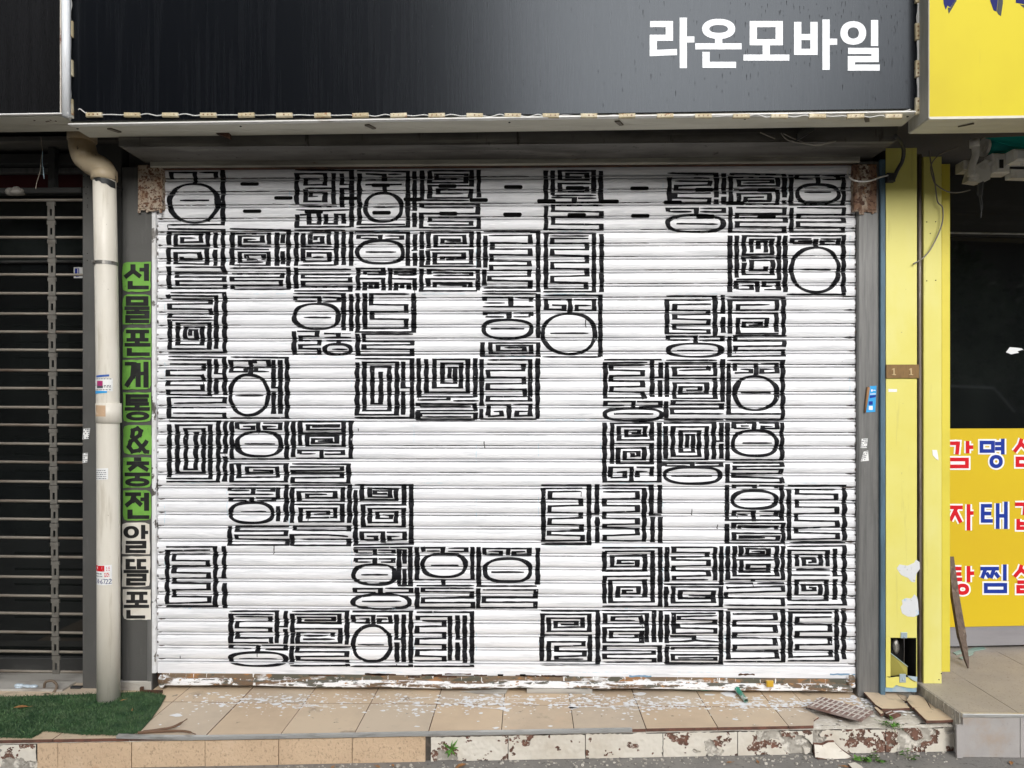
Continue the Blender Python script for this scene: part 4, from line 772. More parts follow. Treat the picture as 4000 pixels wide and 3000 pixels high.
b = MB(); b.prism(pxpoly([(3642, 1757), (3660, 1758), (3665, 1785), (3666, 1798), (3656, 1792), (3644, 1778)], -0.024), (0, 0.0014, 0)); b.build('torn_patch', m_outline, yp)
b = MB(); b.prism(pxpoly([(3470, 1519), (3504, 1520), (3504, 1531), (3471, 1531)], YP - 0.001), (0, 0.001, 0)); b.build('torn_patch', m_paper, yp)

# number plate on the yellow pillar
pl = thing('number_plate', 'small bronze plate with brass numerals 1 1 on the yellow pillar', 'number plate', (W(3520, 1478, YP)[0], YP, W(3520, 1478, YP)[2]))
a = W(3459, 1478, YP); c = W(3588, 1424, YP)
b = MB(); b.bbox(a[0], c[0], YP - 0.006, YP - 0.0006, a[2], c[2], 0.0015); b.build('plate', m_brass, pl)
for px in (3492, 3559):
    b = MB(); yy = YP - 0.0085
    for q in ([(px - 2.5, 1439), (px + 2.5, 1438), (px + 3, 1462), (px - 2, 1462)], [(px - 7, 1462), (px + 8, 1462), (px + 8, 1465), (px - 7, 1465)], [(px - 7, 1443), (px - 2.5, 1439), (px - 2.5, 1443), (px - 6, 1446)]):
        b.prism(pxpoly(q, yy), (0, 0.0025, 0)); yy -= 0.0001
    b.build('numeral', m_brassnum, pl)
# ------------------------------------------------------------------ fascia signs
def letters(fr, org, sc, strokes, y0, y1, wv, wh):
    """solid letter from strokes given in photograph zoom pixels"""
    b = MB(); k = 0
    for s in strokes.split('/'):
        s = s.strip(); c = s[0] if s[0] in 'oc' else ''
        v = [float(q) for q in (s[1:] if c else s).split()]
        qs = ring(*v, wv, wh, 36) if c == 'o' else stroke(list(zip(v[0::2], v[1::2])), wv, wh, closed=(c == 'c'))
        for q in qs:
            k += 1; yy = y0 - 0.000005 * k
            b.prism([fr.W(org[0] + u / sc, org[1] + w / sc, yy) for u, w in q], (0, y1 - yy, 0))
    return b
FS = Frame(0, -0.42, -0.0155)
sg = thing('shop_sign', 'long black fascia sign with white Korean lettering above the shutter', 'shop sign', frame=FS)
x0, _, zb = FS.W(272, 465, 0); x1 = FS.W(3588, 465, 0)[0]
zb = FS.W(2000, 466, 0)[2]; zf = FS.W(2000, 447, 0)[2]
b = MB(); b.box(x0 + 0.004, x1 - 0.004, 0.0, 0.10, zf, 3.75); b.build('face_panel', m_sign, sg)
b = MB(); b.box(x0 + 0.001, x1 - 0.001, 0.012, 0.075, zb, zf - 0.001); b.box(x0 + 0.001, x1 - 0.001, 0.0765, 0.135, zb, zf - 0.001); b.build('underside_panel', m_cream, sg)
b = MB(); b.bbox(x0, x1, -0.012, 0.0115, zb + 0.0005, zb + 0.006, 0.001); b.build('bottom_trim', m_whitetrim, sg)
b = MB(); b.bbox(x0, x0 + 0.006, -0.010, 0.10, zf + 0.002, 3.75, 0.001); b.build('side_trim', m_whitetrim, sg)
b = MB(); b.bbox(x1 - 0.006, x1, -0.010, 0.10, zf + 0.002, 3.75, 0.001); b.build('side_trim', m_whitetrim, sg)
# led modules strung round the edge of the panel, with their wire
lm = MB(); lm.bbox(-0.034, 0.034, -0.013, -0.001, -0.0088, 0.0088, 0.0025)
led_h = lm.mesh('led_module', m_led)
lm = MB(); lm.bbox(-0.0088, 0.0088, -0.013, -0.001, -0.034, 0.034, 0.0025)
led_v = lm.mesh('led_module', m_led)
sm = MB()
for k in (-0.018, 0.0, 0.018): sm.tube([(k, -0.0145, 0), (k, -0.012, 0)], 0.0035, 8)
spot_h = sm.mesh('led_lens', m_ledspot)
sm = MB()
for k in (-0.018, 0.0, 0.018): sm.tube([(0, -0.0145, k), (0, -0.012, k)], 0.0035, 8)
spot_v = sm.mesh('led_lens', m_ledspot)
rl = random.Random(4); wirep = []
def led(px, py, me_, sp):
    p_ = FS.W(px, py, 0); o = link('led_module', me_, sg, (p_[0], -0.0005, p_[2])); o.rotation_euler = (0, rl.uniform(-0.03, 0.03), 0)
    s_ = link('led_lens', sp, o); return p_
vl = [led(281, py, led_v, spot_v) for py in (-186, -34, 118, 270, 422)]
hl = [led(372 + 148.3 * i, 451.5 + 0.3 * i, led_h, spot_h) for i in range(22)]
vr = [led(3580, py, led_v, spot_v) for py in (418, 273, 128, -17, -162)]
chain = [vl[0]] + vl[1:] + hl + vr
w_ = MB()
for a, c in zip(chain, chain[1:]):
    a = Vector(a); c = Vector(c); d = (c - a); L = d.length
    if L < 0.05: continue
    u = d / L; n_ = Vector((-u.z, 0, u.x)); am = rl.uniform(-0.006, 0.006)
    w_.tube(curve([a + u * 0.034 + Vector((0, -0.008, 0)), a + u * L * 0.4 + n_ * am + Vector((0, -0.009, 0)), a + u * L * 0.65 - n_ * am * 0.8 + Vector((0, -0.010, 0)), c - u * 0.034 + Vector((0, -0.008, 0))], 5), 0.0022, 6)
w_.build('led_wire', m_wire, sg, True)
# latches and screws under the box
for (px, py) in ((447, 487), (1447, 491), (2418, 493), (3385, 497)):
    b = MB(); c = FS.W(px, py, 0.05); b.hexa([(c[0] - 0.02, 0.03, zb - 0.006), (c[0] + 0.0, 0.026, zb - 0.006), (c[0] + 0.02, 0.068, zb - 0.006), (c[0] + 0.004, 0.072, zb - 0.006),
        (c[0] - 0.02, 0.03, zb - 0.0006), (c[0] + 0.0, 0.026, zb - 0.0006), (c[0] + 0.02, 0.068, zb - 0.0006), (c[0] + 0.004, 0.072, zb - 0.0006)]); b.build('latch', M('brown latch', (0.13, 0.11, 0.08), 0.5), sg)
for px in (303, 940, 1990, 2910, 3545):
    c = FS.W(px, 481, 0.03); b = MB(); b.ell((c[0], 0.03, zb - 0.001), (0.005, 0.005, 0.003), 8, 5); b.build('screw', m_blackwire, sg)
ORG, SC = (2400, 0), 1.3825
b = MB(); rd = random.Random(8)                 # short dried rain runs on the panel
for i in range(260):
    px = 3560 - abs(rd.gauss(0, 760)); py = rd.uniform(0, 440) * rd.random() ** 0.4
    if px < 1300: continue
    c = FS.W(px, py, -0.0003); w = rd.uniform(0.0006, 0.0016); h = rd.uniform(0.002, 0.022)
    b.poly([(c[0] - w, -0.0003, c[2]), (c[0] + w, -0.0003, c[2]), (c[0] + w * 0.4, -0.0003, c[2] - h), (c[0] - w * 0.4, -0.0003, c[2] - h)])
o = b.build('rain_run', M('dried rain run', (0.032, 0.033, 0.036), 0.9, spec=0.08), sg, fix=False); o['kind'] = 'stuff'
for s in ("193 130 297 130 297 204 210 204 210 286 338 281/372 95 372 368/372 213 432 213", "o 563 156 70 38/563 195 563 240/437 250 687 250/495 280 495 350 657 350",
          "c 750 130 890 130 890 228 750 228/820 236 820 300/697 311 945 311", "990 118 990 280 1078 280 1078 118/990 200 1078 200/1143 105 1143 377/1143 225 1203 225",
          "o 1290 178 50 47/1405 108 1405 248/1262 275 1408 275 1408 319 1280 319 1280 365 1433 365"):
    letters(FS, ORG, SC, s, -0.0012, -0.0002, 39, 33).build('letter', m_letter, sg)

# left neighbour sign
FL = Frame(0, -0.45, -0.015)
ls = thing('dark_sign', 'dark blank fascia sign at the far left with white rounded corner trim', 'shop sign', frame=FL)
xe = FL.W(243, 440, 0)[0]; z0 = FL.W(120, 444, 0)[2]
b = MB(); b.box(-5, xe, 0, 0.10, z0, 3.75); b.build('face_panel', m_sign2, ls)
b = MB(); b.bbox(-5, xe + 0.03, -0.008, 0.006, z0 - 0.006, z0 - 0.0005, 0.001); b.build('bottom_trim', m_whitetrim, ls)
b = MB(); b.box(-5, xe + 0.03, 0.007, 0.085, z0 - 0.012, z0 - 0.0012); b.box(-5, xe + 0.05, 0.0865, 0.165, z0 - 0.012, z0 - 0.0012); b.build('underside_panel', m_cream, ls)
c = FL.W(257, 455, 0.0); xt = c[0]
b = MB(); b.tube([(xt, 0.004, c[2]), (xt - 0.001, 0.004, c[2] + 0.3), (xt - 0.005, 0.004, 3.75)], 0.0165, 16); b.build('corner_trim', m_tube, ls, True)
b = MB(); b.bbox(xt - 0.0215, xt - 0.0172, -0.006, 0.01, z0, 3.75, 0.0008); b.build('corner_bead', M('chipped bead', (0.6, 0.55, 0.48), 0.6, 0, [((0.2, 0.08, 0.05), 20.0, (1, 1, 0.5), 0.58, 0.62, 6)]), ls)
for (px, py) in ((141, 463), (180, 476), (190, 472), (204, 462), (218, 473)):
    c = FL.W(px, py, 0.05); b = MB(); b.ell((c[0], 0.045 + 0.1 * (py - 468) / 100, z0 - 0.0125), (0.0045, 0.0045, 0.002), 8, 4); b.build('rust_spot', m_rustdk, ls)

# right neighbour sign
FY = Frame(0, -0.50, -0.012)
ys = thing('yellow_sign', 'bright yellow fascia sign with navy brush lettering at top right', 'shop sign', frame=FY)
xa_ = FY.W(3627, 460, 0)[0]; z0 = FY.W(3800, 459, 0)[2]
b = MB(); b.box(xa_ + 0.002, 5, 0, 0.015, z0 + 0.004, 3.75); b.build('face_panel', m_ysign, ys)
b = MB(); b.box(xa_ + 0.002, 5, 0.016, 0.14, z0 + 0.004, 3.75); b.box(xa_ + 0.002, 5, -0.004, 0.075, z0 - 0.006, z0 + 0.0035); b.box(xa_ + 0.002, 5, 0.0765, 0.15, z0 - 0.006, z0 + 0.0035); b.build('underside_panel', m_cream, ys)
b = MB(); b.bbox(xa_ - 0.003, xa_ + 0.0015, -0.005, 0.15, z0 - 0.003, 3.75, 0.001); b.build('flank_panel', M('grey cream flank', (0.36, 0.345, 0.29), 0.6, 0, [((0.25, 0.235, 0.19), 5.0, (3, 3, 0.5), 0.45, 0.7, 6)]), ys)
zz = lambda P_: [FY.W(2400 + u / 1.3825, w / 1.3825, -0.0008) for u, w in P_]
for nv, gy in (([(1760, -220), (1850, -220), (1838, 5), (1815, 40), (1800, 30), (1790, 52), (1778, 20)], [(1850, -220), (1870, -220), (1848, 5), (1822, 48), (1806, 74), (1800, 40), (1815, 42), (1838, 5)]),
               ([(2025, -220), (2085, -220), (2070, 10), (2064, 62), (2048, 55), (2030, 5)], [(2086, -220), (2102, -220), (2098, 20), (2088, 86), (2074, 78), (2066, 62), (2072, 10)]),
               ([(2160, -220), (2260, -220), (2250, 30), (2200, 20), (2168, 15)], [(2262, -220), (2290, -220), (2280, 60), (2210, 40), (2190, 24), (2252, 32)])):
    b = MB(); b.prism(zz(nv), (0, 0.0007, 0)); l_ = b.build('brush_letter', m_navy, ys)
    b = MB(); b.prism(zz(gy), (0, 0.0007, 0)); b.build('letter_edge', m_shadowgrey, l_)
b = MB(); c = FY.W(3772, 490, 0.06); b.hexa([(c[0] - 0.025, 0.07, z0 - 0.012), (c[0] - 0.018, 0.066, z0 - 0.012), (c[0] + 0.022, 0.04, z0 - 0.012), (c[0] + 0.016, 0.036, z0 - 0.012),
    (c[0] - 0.025, 0.07, z0 - 0.0065), (c[0] - 0.018, 0.066, z0 - 0.0065), (c[0] + 0.022, 0.04, z0 - 0.0065), (c[0] + 0.016, 0.036, z0 - 0.0065)]); b.build('latch', M('brown latch', (0.13, 0.11, 0.08)), ys)

# ------------------------------------------------------------------ letter sheets on the left pillar
SHEETS = [
 ('green', 'first green letter sheet from the top of the grey pillar', 1023, 1139, "37 8 37 30 8 52/37 30 64 50/85 6 85 64/60 26 85 26/27 64 27 86 93 86"),
 ('green', 'second green letter sheet down the grey pillar', 1150, 1267, "c 20 12 82 12 82 32 20 32/6 46 95 46/50 46 50 58/12 60 86 60 86 75 18 75 18 90 94 90"),
 ('green', 'third green letter sheet down the grey pillar', 1281, 1396, "10 12 92 12/35 12 35 40/68 12 68 40/12 40 90 40/50 42 50 57/5 57 97 57/22 68 22 89 94 89"),
 ('green', 'fourth green letter sheet, curled at its lower corners', 1406, 1521, "8 13 40 13 36 55 12 90/55 10 55 92/83 6 83 94/55 46 83 46"),
 ('green', 'fifth green letter sheet, torn along its lower edge', 1533, 1648, "92 12 18 12 18 39 92 39/18 26 88 26/50 40 50 55/6 56 95 56/o 52 80 32 10"),
 ('green', 'green sheet with a black ampersand on the grey pillar', 1661, 1775, "92 92 78 90 32 38 34 18 50 11 62 20 58 34 26 56 20 74 32 90 56 86 78 62 84 52"),
 ('green', 'green letter sheet just below the ampersand sheet', 1787, 1905, "38 6 64 6/12 19 92 19/52 20 20 42/52 22 88 42/5 56 95 56/50 56 50 68/o 50 82 34 9"),
 ('green', 'lowest green letter sheet, right above the white ones', 1915, 2033, "8 13 64 13/40 14 34 34 10 52/38 26 66 50/84 8 84 68/62 30 84 30/25 64 25 89 94 89"),
 ('white', 'top one of the three white letter sheets', 2042, 2164, "o 33 30 20 15/76 7 76 52/76 31 94 31/14 63 80 63 80 77 20 77 20 92 85 92"),
 ('white', 'middle one of the three white letter sheets', 2173, 2292, "45 14 20 14 20 38 50 38/86 14 60 14 60 38 86 38/5 50 95 50/16 62 80 62 80 77 22 77 22 91 84 91"),
 ('white', 'bottom one of the three white letter sheets', 2302, 2421, "14 13 88 13/36 13 36 40/66 13 66 40/12 40 88 40/50 42 50 55/3 56 94 56/20 68 20 91 80 91"),
]
rs = random.Random(21)
for colr, lab, y0p, y1p, st in SHEETS:
    dx = rs.uniform(-2, 2); xa, xb = 480 + dx, 590 + dx
    if colr == 'white': xa -= 2; xb -= 3
    YL = -0.028
    c = W((xa + xb) / 2, y1p, YL)
    t = thing('letter_sheet', lab, 'sign', (c[0], YL, c[2]), 'lettering sheets down the pillar')
    n = 6; nodes = {}
    def nd(i, j):
        u = xa + (xb - xa) * i / n; v = y0p + (y1p - y0p) * j / n
        e = max(abs(i - n / 2), abs(j - n / 2)) / (n / 2)
        u += rs.uniform(-1.4, 1.4); v += rs.uniform(-1.4, 1.4)
        if (i in (0, n)) and (j in (0, n)):
            k = rs.random()
            if k < 0.5: u += (3 if i == 0 else -3) * (1 + rs.random()); v += (3 if j == 0 else -3) * (1 + rs.random())
        return W(u, v, YL - 0.0014 - rs.uniform(0, 0.0012) * (e > 0.9))
    b = MB()
    for i in range(n + 1):
        for j in range(n + 1): b.v.append(nd(i, j))
    for i in range(n):
        for j in range(n): q = i * (n + 1) + j; b.f.append((q, q + 1, q + n + 2, q + n + 1)); b.mi.append(0)
    b.build('sheet', m_green if colr == 'green' else m_wtile, t)
    b = MB(); k = 0
    for s in st.split('/'):
        s = s.strip(); cch = s[0] if s[0] in 'oc' else ''
        v = [float(q) for q in (s[1:] if cch else s).split()]
        wv, wh = (18, 12.3) if colr == 'green' else (15, 10.5)
        if '&' in lab or 'ampersand on' in lab: wv, wh = 15, 13
        qs = ring(*v, wv * 1.05, wh * 0.9, 26) if cch == 'o' else stroke(list(zip(v[0::2], v[1::2])), wv, wh, closed=(cch == 'c'))
        for q in qs:
            k += 1; yy = YL - 0.0030 - 0.000006 * k
            b.prism([W(xa + (xb - xa) * u / 100, y0p + (y1p - y0p) * w / 100, yy) for u, w in q], (0, 0.001, 0))
    b.build('letter', m_vinyl, t)
# ------------------------------------------------------------------ downpipe
YPI = -0.15
def pp(px, py): return W(px, py, YPI)
pipe = thing('drain_pipe', 'cream plastic drain pipe with ochre elbow running down the grey pillar', 'pipe', tuple(pp(423, 2748)))
RP = 0.0478
b = MB(); b.tube([pp(424, 2752), pp(424, 2300), pp(423, 1800), pp(420, 1400), pp(414, 1000), pp(408, 690)], RP, 28); b.build('pipe_length', m_pipe, pipe, True)
b = MB(); b.tube([pp(425, 1652), pp(425, 1651), pp(424, 1576), pp(424, 1575)], [RP + 0.0005, RP + 0.005, RP + 0.005, RP + 0.0005], 28); b.build('coupling', m_pipe, pipe, True)
b = MB(); b.tube(curve([pp(320, 470), pp(320, 520), pp(321, 570), pp(334, 614), pp(362, 640), pp(390, 655), pp(405, 675), pp(407, 704)], 6), [0.0555] * 20 + [0.053] * 16 + [0.054] * 7, 26); b.build('elbow', m_elbow, pipe, True)
b = MB(); b.tube([pp(321, 500), pp(321, 502), pp(321, 552), pp(321, 554)], [0.056, 0.0605, 0.0605, 0.056], 26); b.build('elbow_collar', m_elbow, pipe, True)
b = MB(); b.tube([pp(407, 666), pp(407, 668), pp(408, 704), pp(408, 706)], [0.0485, 0.0545, 0.0545, 0.0485], 26); b.build('elbow_collar', m_elbow, pipe, True)
b = MB(); b.tube([pp(378, 655), pp(374, 640)], [0.057, 0.056], 24); 
for (py, h) in ((1031, 7),):
    b = MB(); b.tube([pp(414, py + h), pp(414, py - h)], RP + 0.0018, 26); b.box(pp(384, py)[0], pp(394, py)[0], YPI - 0.052, YPI - 0.03, pp(0, py + 5)[2], pp(0, py - 5)[2]); b.box(pp(372, py)[0], pp(380, py)[0], YPI, -0.012, pp(0, py + 6)[2], pp(0, py - 6)[2]); b.build('pipe_clamp', m_clamp, pipe)
b = MB(); q = []
for i in range(14):
    px = 370 + 82 * i / 13; q.append((px, 702 + 10 * (i / 13) ** 2 + 1.5 * math.sin(i), 712 + 26 * (i / 13) ** 1.5 + 3 * math.sin(i * 1.7)))
def cyl(px, py, ax=408, lift=0.0012):
    x0_, _, z_ = pp(ax, py); u = (px - ax) * 0.0012 * (3.27 / 3.42); u = max(-RP, min(RP, u))
    return (x0_ + u * 1.015, YPI - math.sqrt(max(0, RP * RP - u * u)) - lift, z_)
for a, c in zip(q, q[1:]): b.poly([cyl(a[0], a[1], 410), cyl(c[0], c[1], 410), cyl(c[0], c[2], 410), cyl(a[0], a[2], 410)])
b.tube([pp(440, 712), W(462, 735, -0.08), W(478, 742, -0.03)], 0.004, 6)
b.build('black_tape', m_tape, pipe)
# stickers wrapped on the pipe
def patch(px0, py0, px1, py1, ax, mt, name, parent, lift=0.0012, skew=0):
    b = MB(); n = 10
    for i in range(n):
        u0 = px0 + (px1 - px0) * i / n; u1 = px0 + (px1 - px0) * (i + 1) / n; s0 = skew * i / n; s1 = skew * (i + 1) / n
        b.poly([cyl(u0, py0 + s0, ax, lift), cyl(u1, py0 + s1, ax, lift), cyl(u1, py1 + s1, ax, lift), cyl(u0, py1 + s0, ax, lift)])
    return b.build(name, mt, parent, True)
def lines_on(px0, px1, ys, ax, parent, mt, seed, lift=0.002, h=2.2, gap=True):
    r = random.Random(seed); b = MB()
    for y in ys:
        x = px0
        while x < px1:
            w = r.uniform(3, 8); b.poly([cyl(x, y, ax, lift), cyl(min(px1, x + w), y, ax, lift), cyl(min(px1, x + w), y + h, ax, lift), cyl(x, y + h, ax, lift)]); x += w + r.uniform(1.5, 3.5)
    return b.build('print', mt, parent)
t = thing('sticker', 'white sticker with magenta picture above the pipe coupling', 'sticker', cyl(418, 1500, 421))
patch(396, 1468, 446, 1476, 421, m_pblue, 'under_layer', t, 0.0010, -4); patch(384, 1528, 440, 1540, 421, m_cyan, 'under_layer', t, 0.0010, -5)
patch(380, 1476, 455, 1526, 421, m_paper, 'paper', t, 0.0016, 3)
patch(401, 1489, 426, 1508, 421, m_purple, 'picture', t, 0.0022); patch(401, 1508, 427, 1517, 421, m_print, 'picture', t, 0.0023)
lines_on(384, 452, (1480, 1522), 421, t, m_print, 3, 0.0022, 2.6); lines_on(384, 396, (1500, 1505), 421, t, m_print, 4, 0.0022)
lines_on(430, 452, (1506, 1511), 421, t, m_print, 6, 0.0022, 3)
t = thing('sticker', 'torn brown paper scrap stuck to the pipe coupling', 'sticker', cyl(418, 1600, 424))
patch(383, 1582, 438, 1625, 424, M('brown scrap', (0.50, 0.34, 0.21), 0.7, 0, [((0.62, 0.48, 0.34), 20.0, U, 0.5, 0.65, 5)]), 'paper', t, 0.0062, 2)
t = thing('sticker', 'small white sticker with lines of black print on the pipe', 'sticker', cyl(418, 1850, 424))
patch(379, 1828, 444, 1872, 424, m_paper, 'paper', t, 0.0014, -3); lines_on(386, 438, (1833, 1841, 1848, 1856, 1864), 424, t, m_print, 9, 0.002, 2.6)
t = thing('sticker', 'red and white advert sticker reading 224-6722 on the pipe', 'sticker', cyl(418, 2240, 425))
patch(383, 2199, 455, 2276, 425, m_paper, 'paper', t, 0.0014, 0); patch(385, 2201, 432, 2223, 425, m_red, 'banner', t, 0.002); patch(435, 2201, 452, 2223, 425, m_outline, 'banner_end', t, 0.0018)
b = MB()
for s in (((402, 2206), (424, 2206)), ((402, 2206), (402, 2212)), ((402, 2212), (424, 2212)), ((397, 2219), (428, 2219)), ((386, 2206), (386, 2218)), ((386, 2212), (391, 2212))):
    for q_ in stroke(list(s), 4, 3): b.poly([cyl(u, v, 425, 0.0026) for u, v in q_])
b.build('banner_lettering', m_outline, t)
lines_on(386, 424, (2230, 2240), 425, t, m_print, 12, 0.002, 4.5); lines_on(432, 448, (2229, 2235, 2241), 425, t, m_red, 13, 0.002, 3.5); lines_on(438, 450, (2206, 2212, 2218), 425, t, m_red, 14, 0.0026, 2.4)
DG = {'2': "0 2 2 0 4 2 4 4 0 10 5 10", '4': "4 10 4 0 0 7 5.5 7", '6': "4 0 0 5 0 8 2 10 4 9 4.6 7 2 5.3 0 7", '7': "0 0 5 0 2 10", '-': "0.5 5 2.5 5"}
b = MB(); x = 383
for ch in '224-6722':
    v = [float(q) for q in DG[ch].split()]; k = 1.55
    for q_ in stroke([(x + a * k, 2253 + c_ * 1.75) for a, c_ in zip(v[0::2], v[1::2])], 2.1, 2.1): b.poly([cyl(u, w, 425, 0.002) for u, w in q_])
    x += 9.6 if ch != '-' else 6
b.build('phone_number', M('navy print', (0.04, 0.05, 0.16), 0.5), t)
# small scuffed stickers on pillar and jamb
def flat_sticker(pts, y, label, seed, mt=m_paper):
    r = random.Random(seed); P_ = pxpoly(pts, y); t = thing('sticker', label, 'sticker', P_[0])
    b = MB(); b.prism(P_, (0, 0.0006, 0)); b.build('paper', mt, t)
    b = MB(); (xa, ya), (xb, yb), (xc, yc), (xd, yd) = pts[:4]
    for row in range(5):
        for c_ in range(4):
            if r.random() < 0.25: continue
            u0, u1 = (c_ + r.uniform(0.08, 0.2)) / 4, (c_ + r.uniform(0.7, 0.95)) / 4; v0, v1 = (row + 0.2) / 5, (row + 0.7) / 5
            f = lambda u, v: W(xa + (xb - xa) * u + (xd - xa) * v, ya + (yb - ya) * u + (yd - ya) * v, y - 0.0004)
            b.poly([f(u0, v0), f(u1, v0), f(u1, v1), f(u0, v1)])
    b.build('print', m_print, t); return t
flat_sticker([(326, 1675), (352, 1672), (346, 1714), (322, 1716)], -0.0128, 'upper scuffed black and white sticker on the pillar edge', 1)
flat_sticker([(324, 1770), (343, 1769), (341, 1806), (322, 1808)], -0.0128, 'lower scuffed black and white sticker on the pillar edge', 2)
flat_sticker([(3366, 1714), (3390, 1712), (3386, 1750), (3362, 1750)], -0.0358, 'upper scuffed black and white sticker on the steel jamb', 3)
flat_sticker([(3374, 1764), (3391, 1760), (3394, 1800), (3362, 1802)], -0.0358, 'lower scuffed black and white sticker on the steel jamb', 4)
t = thing('flyer', 'bright blue flyer with curled brown card edge on the steel jamb', 'flyer', W(3400, 1610, -0.04))
b = MB(); b.prism(pxpoly([(3398, 1508), (3424, 1507), (3419, 1609), (3380, 1611)], -0.0375), (0, 0.001, 0)); b.build('sheet', m_cyan, t)
b = MB(); b.tube([W(3393, 1512, -0.043), W(3386, 1560, -0.044), W(3379, 1611, -0.043)], [0.007, 0.006, 0.004], 10); b.build('curled_edge', m_card, t, True)
b = MB(); b.prism(pxpoly([(3394, 1586), (3409, 1586), (3409, 1601), (3394, 1601)], -0.0382), (0, 0.0004, 0)); b.prism(pxpoly([(3399, 1538), (3421, 1537), (3421, 1540), (3399, 1541)], -0.0382), (0, 0.0004, 0))
b.prism(pxpoly([(3402, 1522), (3408, 1520), (3410, 1528), (3404, 1530)], -0.0382), (0, 0.0004, 0)); b.prism(pxpoly([(3411, 1523), (3420, 1523), (3420, 1526), (3411, 1526)], -0.0382), (0, 0.0004, 0)); b.build('print', m_outline, t)
b = MB(); b.prism(pxpoly([(3394, 1568), (3409, 1567), (3409, 1581), (3394, 1582)], -0.0382), (0, 0.0004, 0)); b.prism(pxpoly([(3398, 1545), (3422, 1543), (3421, 1551), (3397, 1556)], -0.0381), (0, 0.0004, 0)); b.build('print', m_blue, t)

# ------------------------------------------------------------------ left shop: dark glazing behind an open grille
YG = 0.02
gr = thing('security_grille', 'weathered metal roller grille of thin bars at the far left', 'security grille', W(150, 2690, YG))
xl, xr = W(-260, 1600, YG)[0], W(326, 1600, YG)[0] + 0.02
bar = MB(); bar.tube([(xl, YG, 0), (xr, YG, 0)], 0.0068, 10); bar_me = bar.mesh('bar', m_grille, True)
zb_ = [W(160, 791 + 73.6 * i, YG)[2] for i in range(26)]
rg = random.Random(2)
for z in zb_:
    o = link('bar', bar_me, gr, (0, rg.uniform(-0.002, 0.002), z + rg.uniform(-0.002, 0.002))); o.rotation_euler = (0, 0.006 + rg.uniform(-0.002, 0.002), 0)
lk = MB(); w2, h2, sw, sh = 0.0165, 0.0365, 0.006, 0.0165      # plate with a slot
lk.box(-w2, -sw, -0.003, 0.001, -h2, h2); lk.box(sw, w2, -0.003, 0.001, -h2, h2); lk.box(-sw, sw, -0.003, 0.001, sh, h2); lk.box(-sw, sw, -0.003, 0.001, -h2, -sh)
lk.box(-w2 - 0.003, w2 + 0.003, -0.005, 0.004, h2 - 0.004, h2 + 0.014)
lk_me = lk.mesh('link_plate', m_link)
for i, (za, zc) in enumerate(zip(zb_, zb_[1:])):
    for px in (200 + 0.8 * i, -120 + 0.8 * i):
        x = W(px, 1600, YG - 0.012)[0]; link('link_plate', lk_me, gr, (x + rg.uniform(-0.002, 0.002), YG - 0.012, (za + zc) / 2 - 0.006))
b = MB(); b.bbox(xl, xr - 0.02, YG - 0.02, YG + 0.03, W(100, 742, YG)[2] - 0.02, W(100, 742, YG)[2] + 0.006, 0.003); b.build('roller_housing', m_frame, gr)
sf = thing('left_shopfront', 'unlit glazed shopfront behind the metal grille', 'shopfront', W(150, 2690, 0.3))
YW = 0.30
b = MB(); b.box(-4, W(330, 1600, YW)[0] + 0.05, YW, YW + 0.01, W(100, 2560, YW)[2], W(100, 1030, YW)[2]); b.build('lower_pane', m_glass, sf)
b = MB(); b.box(-4, W(330, 1600, YW)[0] + 0.05, YW + 0.004, YW + 0.014, W(100, 1022, YW)[2], W(100, 760, YW)[2]); b.build('upper_pane', m_glass2, sf)
b = MB(); b.bbox(-4, W(330, 1600, YW)[0] + 0.05, YW - 0.03, YW + 0.02, W(100, 1031, YW)[2] + 0.001, W(100, 1021, YW)[2], 0.003); b.build('window_rail', m_frame, sf)
b = MB(); b.bbox(-4, W(330, 1600, YW)[0] + 0.05, YW - 0.03, YW + 0.02, W(100, 2640, YW)[2], W(100, 2562, YW)[2], 0.003); b.build('window_frame', m_frame, sf)
b = MB(); b.box(-4, W(330, 700, 0.2)[0] + 0.02, 0.2, 0.22, W(100, 745, 0.2)[2], W(100, 684, 0.2)[2]); b.build('red_banner', m_darkred, sf)
b = MB(); b.bbox(-4, W(322, 660, 0.1)[0] + 0.02, 0.1, 0.13, W(100, 674, 0.1)[2], W(100, 655, 0.1)[2], 0.003); b.build('header_rail', m_steel, sf)
b = MB(); b.bbox(-4, W(322, 600, 0.0)[0] + 0.02, 0.05, 0.3, W(100, 640, 0.05)[2], W(100, 600, 0.05)[2], 0.003); b.build('header_box', m_frame, sf)
b = MB(); b.bbox(-4, W(500, 540, -0.05)[0], -0.05, 0.3, W(100, 552, -0.05)[2], W(100, 532, -0.05)[2], 0.003); b.build('soffit_beam', m_soffit, sf)
b = MB(); b.box(W(200, 700, 0.02)[0] - 0.016, W(200, 700, 0.02)[0] + 0.016, 0.02, 0.05, W(200, 745, 0.02)[2], W(200, 575, 0.02)[2]); b.build('bracket', m_frame, sf)
b = MB(); b.bbox(-4, W(322, 2690, 0.05)[0], 0.05, 0.3, 0.0, W(100, 2695, 0.05)[2], 0.004); b.bbox(-4, W(262, 2690, -0.02)[0], -0.055, 0.049, 0.0, 0.130, 0.004); b.build('sill', m_ledge, sf)
b = MB(); c0 = W(300, 1060, YW - 0.004)
b.prism(pxpoly([(288, 1044), (330, 1044), (330, 1086), (288, 1086)], YW - 0.0012), (0, 0.001, 0)); s_ = b.build('window_sticker', m_paper, sf)
b = MB(); b.prism(pxpoly([(292, 1048), (309, 1048), (309, 1080), (297, 1082), (292, 1076)], YW - 0.002), (0, 0.0006, 0)); b.build('sticker_emblem', m_blue, s_)
b = MB()
